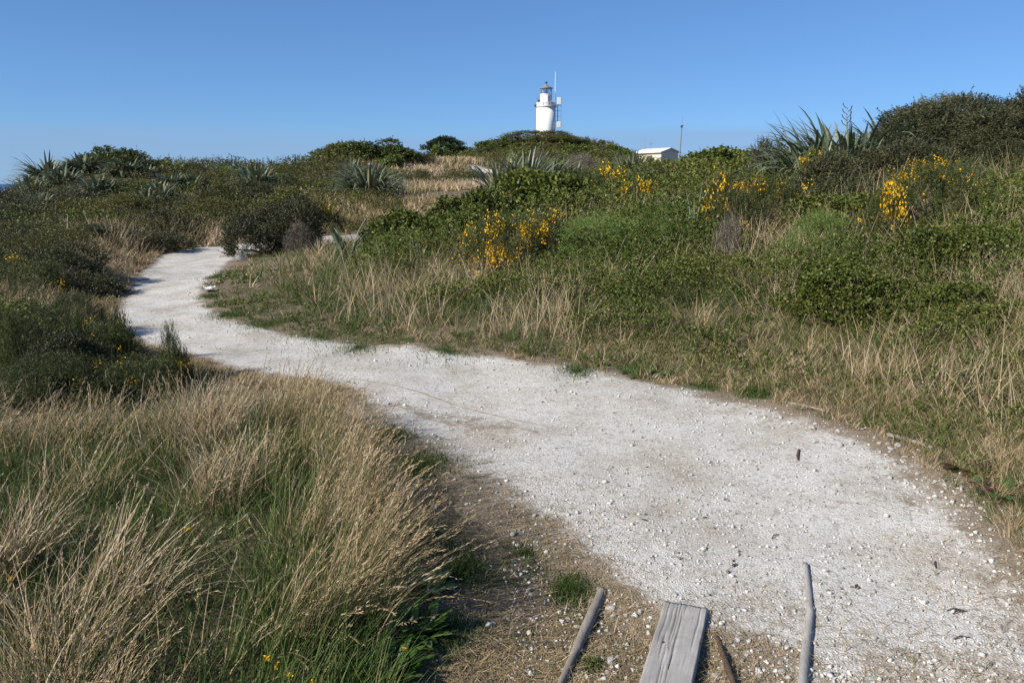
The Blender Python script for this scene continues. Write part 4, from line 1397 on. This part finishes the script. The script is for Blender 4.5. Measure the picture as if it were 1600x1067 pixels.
# --- dead grass litter lying on the verges
x, y = screen_samples(190000, 2.0, 12, power=1.0)
d = sdf(PATH, x, y)
left = (~inside(RSIDE, x, y)) & (sdf(MOUND, x, y) > -.12)
pr = np.where(d < 0, .010 + .75 * thin_gravel(x, y), np.where(left, .95, .7 * np.exp(-d / .8)))
pr = pr * np.clip(2.2 * vnoise(x, y, .35, 3, 81) - .35, .05, 1)
k = rng.uniform(0, 1, len(x)) < pr
x, y = x[k], y[k]; n_ = len(x)
grass_mesh('dead_grass_litter', x, y, rng.uniform(.02, .085, n_), rng.uniform(0, 6.28, n_), nrm(1.42, .14, n_), nrm(.1, .3, n_), rng.uniform(.0016, .0036, n_) * (1 + .06 * y), np.clip(nrm(.68, .17, n_), .42, 1), 1, z=surf(x, y) + rng.uniform(.001, .009, n_))

# --- short green turf patches on the verges
def turf(name, pts, n, h, label=None, v0=.12, cat='grass', kind=None):
    X, Y = [], []
    for px, py, rpx, m in pts:
        c = flat(px, py)
        r = rpx / FPX * (c[1] * CP + EYE * SP)
        a = rng.uniform(0, 6.28, int(n * m)); q = r * np.abs(rng.normal(0, .55, len(a)))
        X.append(c[0] + np.cos(a) * q); Y.append(c[1] + np.sin(a) * q * 1.25)
    x, y = np.concatenate(X), np.concatenate(Y); n_ = len(x)
    o = grass_mesh(name, x, y, rng.uniform(.4, 1.2, n_) * h, rng.uniform(0, 6.28, n_), np.abs(nrm(.4, .3, n_)), np.abs(nrm(.5, .4, n_)), rng.uniform(.0025, .0045, n_) * (1 + .05 * y), np.clip(nrm(v0, .1, n_), 0, .6), 2)
    if label:
        del o['kind']
        tag(o, label, cat)
    return o


turf('grass_tuft', [(890, 925, 34, 1)], 2600, .045, 'low bright green tuft behind the end of the round rail')
turf('grass_tuft', [(925, 1040, 18, 1)], 700, .035, 'small green tuft on dirt beside white stones near the rail', .15)
turf('grass_tuft', [(1178, 627, 30, 1)], 1500, .07, 'short bright green grass tuft at edge of the far verge')
turf('grass_tuft', [(1355, 678, 22, 1)], 700, .05, 'small pale green tuft at the path edge below dry bank', .25)
turf('verge_turf', [(655, 735, 60, 1.2), (610, 690, 40, .7), (720, 900, 55, .8), (690, 1000, 60, 1.0), (660, 850, 60, .9), (820, 870, 50, .15), (900, 590, 40, .4), (1000, 585, 50, .5), (1420, 690, 40, .4), (500, 530, 80, .5), (350, 480, 30, .4), (700, 560, 80, .5), (330, 470, 26, .5), (360, 500, 40, .8), (420, 512, 50, .8), (340, 440, 26, .5), (365, 430, 24, .4), (560, 548, 60, .5), (1100, 610, 50, .4)], 2200, .055)

# ------------------------------------------------------------------ broad-leaved weeds
def weed(px, py, wpx, n, L, label, mats, name='broadleaf_weed', z=0.0, tilt=(1.0, 1.45), cat='weed', W=.3):
    x, y = flat(px, py, z)
    r = wpx / 2 / FPX * (y * CP + EYE * SP)
    o = thing(name, label, cat, (x, y, sz(x, y)))
    for i in range(n):
        a = random.uniform(0, 6.28); q = r * .65 * math.sqrt(random.random())
        v, f = flax_leaf(random.uniform(.3, .9), i)
        t = v[:, 2].copy()
        ll = L * random.uniform(.6, 1.15)
        wv = 1 + 0 * t
        vv = v.copy(); vv[:, 0] *= ll * W * 1.5
        vv[:, 1:] *= ll
        M = np.array(Matrix.Translation((math.cos(a) * q, math.sin(a) * q, .015)) @ Matrix.Rotation(a - math.pi / 2 + random.uniform(-.5, .5), 4, 'Z') @ Matrix.Rotation(-random.uniform(*tilt), 4, 'X'))
        vv = vv @ M[:3, :3].T + M[:3, 3]
        link('leaf', new_mesh('leaf', vv, f, random.choice(mats), {'var': np.full(len(vv), random.random())}, smooth=True), o)
    return o


weed(1580, 795, 110, 44, .12, 'dock weed with green and dark red leaves at right path edge', [M_DOCK, M_DOCK, M_DOCKRED], 'dock_plant')
weed(1510, 755, 70, 24, .10, 'reddish leaved dock weed on the verge behind the larger dock', [M_DOCKRED, M_DOCKRED, M_DOCK], 'dock_plant')
weed(1005, 592, 90, 46, .10, 'low dark green leafy weed at far edge of path', [M_DOCK])
weed(930, 575, 70, 26, .09, 'low green leafy weed with a red leaf beside the path', [M_DOCK, M_DOCK, M_DOCK, M_DOCKRED])
weed(640, 1000, 130, 90, .10, 'dark green narrow leaved weed in shade under the leaning grass', [M_DOCK], tilt=(.5, 1.3), W=.22)
weed(600, 1065, 130, 80, .10, 'narrow leaved green weed at the bottom edge below the grass', [M_DOCK], tilt=(.5, 1.3), W=.22)
weed(670, 930, 80, 40, .08, 'small green weed where tall grass meets the dirt', [M_DOCK], tilt=(.6, 1.3), W=.22)
weed(1335, 610, 90, 40, .07, 'low bramble sprig sprawling on the dry bank', [M_DOCK], 'bramble_sprig', z=.12, tilt=(.6, 1.4), W=.55, cat='bramble')
weed(1180, 500, 60, 34, .07, 'bright green bramble sprig on the grassy bank', [M_DOCK], 'bramble_sprig', z=.3, tilt=(.4, 1.4), W=.55, cat='bramble')
# small yellow flower heads in the mound
for (px, py, zf) in [(575, 960, .14), (432, 1040, .2), (452, 1055, .2), (418, 1028, .2), (635, 1013, .1), (292, 826, .35), (18, 903, .3), (489, 1066, .2)]:
    x, y = flat(px, py, zf)
    g = tz(x, y)
    o = thing('wild_flower', 'small yellow flower head on a thin stem in foreground grass', 'flower', (x, y, g), 0, 'yellow flowers in the foreground grass')
    bm = bmesh.new(); tube(bm, [(0, 0, 0), (.01, 0, zf * .5), (0, 0, zf - g)], .0018, 5); bm_obj('stem', bm, M_DOCK, o)
    n_ = 14
    V, F = leafset(np.tile(np.array([[0, 0, zf - g]]), (n_, 1)) + rng.normal(size=(n_, 3)) * .004, unit(rand_dir(n_) + np.array((0, 0, .5))), np.full(n_, .009), np.full(n_, .006))
    link('petals', new_mesh('petals', V, F, M_FLOWER, {'var': np.repeat(rng.uniform(0, 1, n_), 4)}), o)

# ------------------------------------------------------------------ flax plants
flax(575, 256, 112, 36, 290, 'large round flax clump alone on the dry slope', True, wleaf=.085, droop=.5)
flax(822, 232, 80, 25, 84, 'tall upright flax at left end of the row below the lighthouse', True, .35, wleaf=.095)
flax(785, 240, 66, 24.5, 64, 'flax with splayed leaves beside the far bend of the path', True, .2, wleaf=.095)
flax(862, 240, 66, 27, 56, 'flax in the middle of the row below the lighthouse', True, .35, wleaf=.095)
flax(895, 252, 44, 27, 34, 'sparse flax at the right end of the row below lighthouse', True, .4, wleaf=.095)
flax(990, 234, 110, 36, 170, 'spreading grey green flax in front of the hut', True, wleaf=.095)
flax(1335, 187, 175, 13.8, 295, 'big drooping flax on the right skyline with flower stalks', True, 0, wleaf=.06, stalks=1, droop=1.6)
flax(1278, 203, 84, 13.2, 110, 'dark drooping flax at left of the big skyline flax', True, wleaf=.068, droop=1.6)
flax(1400, 176, 90, 14.5, 130, 'bushy flax tucked against the large dark manuka on the right', True, .2, wleaf=.07, droop=.8)
flax(1345, 225, 90, 12.6, 70, 'flax leaves hanging below the big skyline flax', True, wleaf=.068, droop=2)
flax(538, 336, 52, 13.6, 11, 'young flax of stiff grey green leaves beside the dark manuka', True, .35, wleaf=.065)
flax(652, 346, 44, 13.0, 8, 'small flax with few leaves in the grass right of another', True, .2, wleaf=.065)
flax(1087, 292, 14, 10.6, 5, 'thin upright flax leaves rising from bracken in the middle slope', True, .8, wleaf=.035)
flax(1110, 226, 60, 22, 40, 'dark flax tips along the skyline right of the mast', True, wleaf=.06)
flax(1195, 219, 60, 19, 30, 'flax tips behind the brown manuka on the skyline', True, .2, wleaf=.05)
LH = 'flax clumps on the left hill'
for px, py, w, D, n, lb in [(72, 246, 64, 40, 85, 'flax clump at seaward end of the left hill skyline'), (128, 243, 66, 41, 85, 'flax clump left of the dark round bush on the crest'), (190, 250, 70, 40, 85, 'flax clump just below the dark round bush on the crest'),
                            (155, 276, 70, 34, 90, 'large grey green flax midway up the left hill'), (48, 276, 60, 37, 60, 'low flax at the left hill edge above the sea'), (265, 271, 60, 37, 50, 'left of two neighbouring silvery flaxes on the left hill'),
                            (300, 272, 56, 37.5, 50, 'right of two neighbouring silvery flaxes on the left hill'), (398, 258, 62, 38, 70, 'flax on the right shoulder of the left hill'), (222, 292, 48, 31, 30, 'pale small flax low on the left hill slope'), (320, 292, 28, 33, 20, 'little flax in dark scrub low on the left hill'),
                            (100, 288, 46, 35, 36, 'yellowish flax below the seaward clump on the left hill'),
                            (98, 262, 54, 38, 50, 'flax filling the gap between two skyline clumps at seaward end'), (228, 258, 60, 41, 50, 'flax right of and below the dark round bush on the crest'), (250, 284, 50, 33, 34, 'small silvery flax above the pale one on the left slope'), (62, 302, 60, 31, 40, 'low flax in dark scrub at the seaward foot of the left hill')]:
    flax(px, py, w * 1.1, D, int(n * 2.6), lb, False, .0, LH, .13, droop=.5)
flax(548, 243, 44, 52, 46, 'small flax in front of the rounded bush dome', wleaf=.13)
flax(868, 226, 36, 92, 30, 'distant flax low on the lighthouse hill, right of tower', wleaf=.16)
flax(940, 228, 40, 90, 34, 'distant flax on the right shoulder of the lighthouse hill', wleaf=.16)

# ------------------------------------------------------------------ shrubs
S = shrub
# left foreground and verge
S('gorse', 55, 478, 210, 7.2, 'wide dark gorse bush behind tall grass at the left edge')
S('gorse', 45, 545, 190, 5.7, 'dark gorse bush right behind tall grass, cut by left edge')
S('gorse', 190, 556, 150, 5.8, 'low spreading dark gorse between tall grass and near bend', flowers=5)
S('manuka', 110, 520, 150, 6.3, 'dark shrub among the gorse behind the tall grass')
S('gorse', 100, 455, 110, 8.4, 'dark gorse mound in the middle of the left verge')
S('gorse', 150, 505, 130, 6.9, 'dark gorse with spiky shoots near the near bend', flowers=8)
S('gorse', 118, 492, 36, 6.7, 'upright gorse shoot above the dark gorse left of another')
S('gorse', 20, 488, 46, 6.5, 'upright gorse shoots at the very left edge of view')
S('gorse', 182, 488, 38, 7.0, 'single gorse spike leaning toward the path bend', depth=1.0)
S('gorse', 268, 507, 46, 6.5, 'small upright gorse seedling standing alone beside the path')
S('gorse', 235, 560, 90, 6.3, 'low dark gorse under the upright seedling', flowers=4)
S('gorse', 25, 402, 130, 11, 'dark bush with yellow flowers at left edge of view', flowers=14)
S('manuka', 142, 425, 90, 11.6, 'dark shrub casting shade on the outer verge of the bend')
S('olive', 60, 360, 170, 16, 'broad brownish bush at the left edge above flowering gorse', flowers=6)
S('manuka', 210, 350, 130, 19, 'dark brown bush behind dry grass along the outer verge')
S('olive', 120, 330, 150, 24, 'olive bush with a few flowers low on the left slope', flowers=10)
S('manuka', 426, 315, 130, 18.4, 'rounded dark manuka at inner side of the far bend')
S('dead', 465, 350, 40, 17.6, 'grey dead twigs on the right side of rounded manuka')
S('olive', 440, 296, 90, 29, 'olive bush just behind the rounded manuka')
S('olive', 490, 312, 60, 26, 'small olive bush with yellow flecks right of the manuka', flowers=8)
S('manuka', 55, 385, 170, 12.5, 'tall dark bush at the left edge above the flowering one')
S('gorse', 105, 398, 100, 13.2, 'dark bush behind the pale grey rock')
S('manuka', 15, 345, 130, 17, 'dark bush at left edge below the olive one')
S('manuka', 140, 352, 110, 18, 'dark rounded bush behind the left verge grass')
S('manuka', 255, 332, 110, 22, 'tall dark bush over the outer verge grass')
# left hill
S('broad', 172, 231, 84, 43.5, 'rounded dark green bush on the crest of left hill')
S('manuka', 205, 244, 40, 43, 'small dark bush right of the crest bush')
S('broad', 245, 251, 76, 45, 'low green bush on left hill skyline right of crest')
S('olive', 300, 255, 90, 46, 'wide olive bush in the middle of the left hill skyline')
S('broad', 355, 262, 70, 46, 'low bush on skyline left of the shoulder flax')
S('olive', 450, 259, 80, 50, 'olive bush on skyline right of the shoulder flax')
S('olive', 500, 258, 60, 54, 'small olive bush just left of the bush dome')
S('manuka', 110, 300, 70, 32, 'dark bush below the flaxes on the left hill')
S('manuka', 270, 308, 90, 30, 'dark brown bush low on the left hill slope', flowers=3)
S('broad', 228, 285, 80, 34, 'bright green bush behind the pale small flax')
S('olive', 205, 280, 60, 36, 'brownish bush between flaxes on left hill')
S('olive', 350, 290, 90, 33, 'olive bush low under the shoulder flax')
S('manuka', 20, 300, 90, 29, 'dark bush at far left below the seaward flax')
S('manuka', 262, 256, 80, 46, 'dark rounded bush below the left hill skyline')
S('olive', 335, 268, 110, 40, 'wide brownish bush below the left hill skyline')
S('broad', 430, 272, 90, 40, 'green rounded bush right of the shoulder flax')
S('manuka', 385, 285, 100, 33, 'dark rounded bush in front of the shoulder flax')
S('olive', 175, 305, 130, 27, 'broad olive bush in the middle of the left slope')
S('manuka', 40, 325, 120, 23, 'dark bush low on the left slope near the edge')
S('olive', 330, 312, 110, 27, 'brownish bush low on the left slope near the path')
S('manuka', 250, 330, 100, 22.5, 'dark bush just above the dry grass of the outer verge')
# bush dome
S('broad', 535, 223, 84, 61, 'left bush of the rounded dome on the middle skyline')
S('broad', 590, 219, 104, 62, 'large green bush on right of the rounded dome')
S('olive', 517, 229, 50, 60, 'greyish bush at the left end of the bush dome')
S('manuka', 634, 235, 66, 63, 'dark bush trailing off right of the bush dome')
S('broad', 608, 244, 36, 58, 'small green bush at foot of the dome beside rock')
S('manuka', 660, 266, 20, 54, 'small lone round dark bush on the dry slope')
S('broad', 689, 230, 28, 108, 'pale green round bush in front of the conifer')
S('olive', 745, 268, 50, 57, 'low grey brown bush between two legs of the far path')
# lighthouse hill
S('olive', 838, 204, 110, 99, 'high rounded bush in front of the lighthouse base')
S('broad', 795, 216, 100, 98, 'green bush on hill left of the lighthouse')
S('broad', 763, 224, 80, 99, 'green bush at the left end of lighthouse hill')
S('olive', 872, 212, 80, 97, 'olive bush at right of the lighthouse base')
S('broad', 900, 219, 66, 97, 'dark green bush on hill right of the lighthouse')
S('manuka', 919, 217, 14, 98, 'tiny dark bush poking above the hill right of lighthouse')
S('olive', 930, 220, 76, 96, 'olive bush on right shoulder of the lighthouse hill')
S('broad', 962, 228, 56, 94, 'small green bush where lighthouse hill meets the hut')
S('dead', 912, 243, 54, 60, 'pinkish grey dead bush below the lighthouse hill')
S('dead', 843, 237, 26, 62, 'pale dead bush behind the flax row')
S('broad', 820, 224, 80, 90, 'green bush halfway down the hill left of the lighthouse')
S('olive', 855, 226, 90, 88, 'brownish bush halfway down the hill below the lighthouse')
S('broad', 895, 228, 80, 86, 'green bush halfway down the hill right of the lighthouse')
S('manuka', 780, 232, 70, 88, 'dark bush low at the left foot of lighthouse hill')
S('olive', 945, 236, 90, 80, 'olive bush low on the right foot of lighthouse hill')
S('manuka', 870, 240, 60, 72, 'dark bush just above the flax row')
# middle slope
S('gorse', 932, 266, 80, 16.5, 'gorse in yellow flower left of the brown bush', flowers=26)
S('manuka', 1010, 263, 80, 17.5, 'low brown bush right of flowering gorse, below the hut')
S('bramble', 840, 268, 150, 14.5, 'broad green bramble mound in front of the flax row')
S('bramble', 740, 300, 120, 14, 'green bramble mound below the far path')
S('gorse', 785, 335, 120, 10.6, 'gorse with the densest yellow flowers in the middle slope', flowers=60)
S('gorse', 870, 335, 90, 11, 'gorse with scattered flowers right of the dense one', flowers=14)
S('gorse', 995, 287, 50, 14, 'small gorse with yellow tips below the brown bush', flowers=12)
S('bramble', 640, 330, 130, 14, 'low bramble behind the two young flaxes', flowers=5)
S('fern', 960, 335, 170, 10.5, 'feathery green bracken in the middle of the slope')
S('fern', 1050, 320, 120, 10.8, 'feathery green bracken behind the thin upright flax')
S('bramble', 1120, 234, 130, 19, 'bright green bramble mound on the skyline right of mast')
S('manuka', 1207, 223, 72, 17, 'brown rounded bush on the skyline left of big flax')
S('gorse', 1195, 276, 130, 11, 'gorse with loose yellow flowers in front of brown bush', flowers=38)
S('gorse', 1132, 275, 60, 11.5, 'narrow gorse with yellow spikes left of a larger one', flowers=14)
S('dead', 1140, 340, 34, 9.6, 'greyish dead seed heads in front of flowering gorse')
S('bramble', 1480, 436, 190, 7.1, 'wide bramble tangle on the right bank, right of dense dark one')
S('bramble', 1565, 485, 130, 6.5, 'low bramble at the right edge above the dry stubble')
# right hill
S('manuka', 1500, 164, 270, 13.6, 'huge dark manuka crowning the right hill')
S('manuka', 1600, 145, 220, 13.9, 'dark manuka cut by the right edge of view')
S('manuka', 1465, 186, 110, 14.6, 'dark manuka between upright flax and the hill crown')
S('manuka', 1550, 200, 190, 12.6, 'dark manuka filling the slope under the right hill crown')
S('manuka', 1470, 235, 130, 11.8, 'dark manuka behind the tall flowering gorse')
S('olive', 1530, 147, 200, 15.0, 'olive bush on the very top of the right hill')
S('olive', 1430, 172, 100, 15, 'yellowish bush behind the upright flax on the right')
S('manuka', 1425, 222, 140, 12.2, 'dark manuka below the upright flax on the right hill')
S('manuka', 1300, 240, 130, 11.6, 'dark round manuka below the big drooping flax')
S('broad', 1265, 238, 70, 12, 'yellow green bush left of the dark round manuka', flowers=4)
S('manuka', 1588, 250, 80, 11.4, 'dark bush at right edge below the hill crown')
S('gorse', 1465, 250, 150, 9.8, 'tall gorse with bright yellow flowers on the right slope', flowers=55)
S('gorse', 1385, 300, 66, 9.2, 'small gorse with bright flowers left of the tall one', flowers=28)
S('bramble', 1330, 300, 150, 10.2, 'leafy bramble between dark manuka and small gorse')
S('bramble', 1350, 402, 200, 7.6, 'dense dark bramble on the right bank')
S('bramble', 1530, 350, 190, 8.2, 'sprawling bramble at the right edge of bank', flowers=3)
S('fern', 1280, 330, 120, 9.2, 'bracken clump in front of flowering gorse on the right')

# ------------------------------------------------------------------ scrub cover (stuff)
def cover(name, spec, x, y, H, leaf_px=3.2, lump=1.6, seed=0, smin=.014, tri=True):
    m, Lr, Wr, splay, sl, mat = SPEC[spec]
    n = len(x)
    lum = vnoise(x, y, lump, 3, seed + 90)
    lum = np.clip((lum - .27) * 2.3, 0, 1)
    top = H * (.16 + .95 * lum)
    z = terr(x, y) + top * (1 - rng.uniform(0, 1, n) ** 2 * .75)
    leaf = np.maximum(smin, leaf_px / FPX * np.hypot(x, y))
    gx = (vnoise(x + .3, y, lump, 3, seed + 90) - vnoise(x - .3, y, lump, 3, seed + 90)) * H * 2.5
    gy = (vnoise(x, y + .3, lump, 3, seed + 90) - vnoise(x, y - .3, lump, 3, seed + 90)) * H * 2.5
    a = unit(np.stack([-gx, -gy, np.full(n, .9)], -1) + rng.normal(size=(n, 3)) * .55)
    l = leaf * sl * rng.uniform(.7, 1.3, n)
    p = np.stack([x, y, z], -1) - a * (l * .6)[:, None]
    V, F = sprigs(p, a, l, m, leaf * Lr, Wr, splay, tri)
    sv = rng.uniform(0, .4, n) + .5 * vnoise(x, y, 2.2, 2, seed + 7)
    var = np.clip(np.repeat(sv, m) + rng.uniform(-.1, .35, n * m), 0, 1)
    return tag(link(name, new_mesh(name, V, F, mat, {'var': np.repeat(var, F.shape[1])})), kind='stuff')


def masked(n, d0, d1, p0, p1, fn, power=.6, clear=True):
    x, y = screen_samples(n, d0, d1, p0, p1, power)
    k = fn(x, y)
    x, y = x[k], y[k]
    k = np.ones(len(x), bool)
    for X, Y, R in PLACED if clear else ():
        pr, vm = (.7, 1.3) if R > 0 else (.95, 2.0)
        R = abs(R)
        u = (x - X * y / Y) / R                       # sideways and towards the viewer
        v = (Y - y) / R
        k &= ~((np.abs(u) < .9) & (v > -.6) & (v < vm) & (rng.uniform(0, 1, len(x)) < pr))
    return x[k], y[k]


pathd = lambda x, y: sdf(PATH, x, y)
# left slope and hill
x, y = masked(22000, 5.9, 13, -200, 330, lambda x, y: (~inside(RSIDE, x, y)) & (pathd(x, y) > .9) & (sdf(MOUND, x, y) > .35) & (x / y < -.36) & (vnoise(x, y, 1.6, 2, 31) > .30)); cover('gorse_cover', 'gorse', x, y, .55, 3.4, 1.1, 31)
x, y = masked(4000, 5.9, 13, -200, 300, lambda x, y: (~inside(RSIDE, x, y)) & (pathd(x, y) > .9) & (sdf(MOUND, x, y) > .35) & (x / y < -.36) & (vnoise(x, y, 1.6, 2, 32) > .5)); cover('low_bramble', 'bramble', x, y, .42, 3.6, 1.1, 32)
LEFT = lambda x, y: (~inside(RSIDE, x, y)) & (pathd(x, y) > 1.0) & (x / y < -.19)
x, y = masked(16000, 13, 60, -150, 640, LEFT, clear=False); cover('low_scrub', 'olive', x, y, .32, 3.0, 1.2, seed=12)
x, y = masked(32000, 11, 60, -150, 640, lambda x, y: LEFT(x, y) & (vnoise(x, y, 4, 2, 1) > .40)); cover('olive_scrub', 'olive', x, y, .85, seed=1)
x, y = masked(15000, 11, 60, -150, 640, lambda x, y: LEFT(x, y) & (vnoise(x, y, 4, 2, 2) > .52)); cover('dark_scrub', 'manuka', x, y, 1.0, seed=2)
x, y = masked(11000, 14, 60, -150, 640, lambda x, y: LEFT(x, y) & (vnoise(x, y, 3.5, 2, 3) > .56)); cover('green_scrub', 'broad', x, y, .75, seed=3)
# middle and right slope behind the grass
MID = lambda x, y: inside(RSIDE, x, y) & (x > -2.5 + .8 * vnoise(x, y, 1.5, 2, 78)) & (pathd(x, y) > np.interp(x, [-4, -1, 2, 4, 7], [1.3, 1.6, 1.9, 1.6, 1.3]) * (.6 + .8 * vnoise(x, y, 1.2, 2, 77))) & (y < 30)
x, y = masked(40000, 6.2, 26, 430, 1700, lambda x, y: MID(x, y) & (vnoise(x, y, 2.5, 2, 4) > .36)); cover('bramble_cover', 'bramble', x, y, .55, 3.2, 1.3, 4, tri=False)
x, y = masked(26000, 6.5, 22, 430, 1700, lambda x, y: MID(x, y) & (vnoise(x, y, 2.2, 2, 5) > .50)); cover('bracken_cover', 'fern', x, y, .6, 3.0, 1.2, 5)
x, y = masked(10000, 7.5, 26, 430, 1700, lambda x, y: MID(x, y) & (vnoise(x, y, 2.0, 2, 6) > .56)); cover('olive_cover', 'olive', x, y, .5, 3.4, 1.2, 6)
# lower right bank: bramble leaves through the grass
x, y = masked(24000, 4.2, 10, 500, 1700, lambda x, y: inside(RSIDE, x, y) & (pathd(x, y) > .7) & (vnoise(x, y, .8, 2, 7) > np.interp(x, [-2, 3], [.56, .47]))); cover('bank_weeds', 'bramble', x, y, .28, 3.2, .6, 7, tri=False)
x, y = masked(20000, 3.4, 13, 330, 1700, lambda x, y: inside(RSIDE, x, y) & (pathd(x, y) > .2) & (vnoise(x, y, .6, 2, 17) > .45)); cover('low_weeds', 'broad', x, y, .13, 3.4, .5, 17)
# lighthouse hill and country beyond
HILL = lambda x, y: ((y > 26) & (x / y > -.012)) | ((y > 78) & (x / y > -.2))
x, y = masked(24000, 26, 128, 640, 1500, lambda x, y: HILL(x, y) & (vnoise(x, y, 6, 2, 8) > .38)); cover('hill_scrub', 'olive', x, y, np.interp(y, [40, 85], [.55, 1.0]), 2.9, 3.5, 8)
x, y = masked(16000, 26, 128, 640, 1500, lambda x, y: HILL(x, y) & (vnoise(x, y, 6, 2, 9) > .5)); cover('hill_green_scrub', 'broad', x, y, np.interp(y, [40, 85], [.55, 1.05]), 2.6, 3.5, 9)
# scattered low scrub on the dry slope
x, y = masked(26000, 24, 80, 430, 790, lambda x, y: (vnoise(x, y, 6, 2, 10) > np.where(x / y < -.135, .22, np.where(y < 31, .40, .55))) & (sdf(FARPATH, x, y) > 1.2) & (sdf(FARPATH2, x, y) > 1.2)); cover('slope_scrub', 'olive', x, y, .55, 3.0, 3, 10)
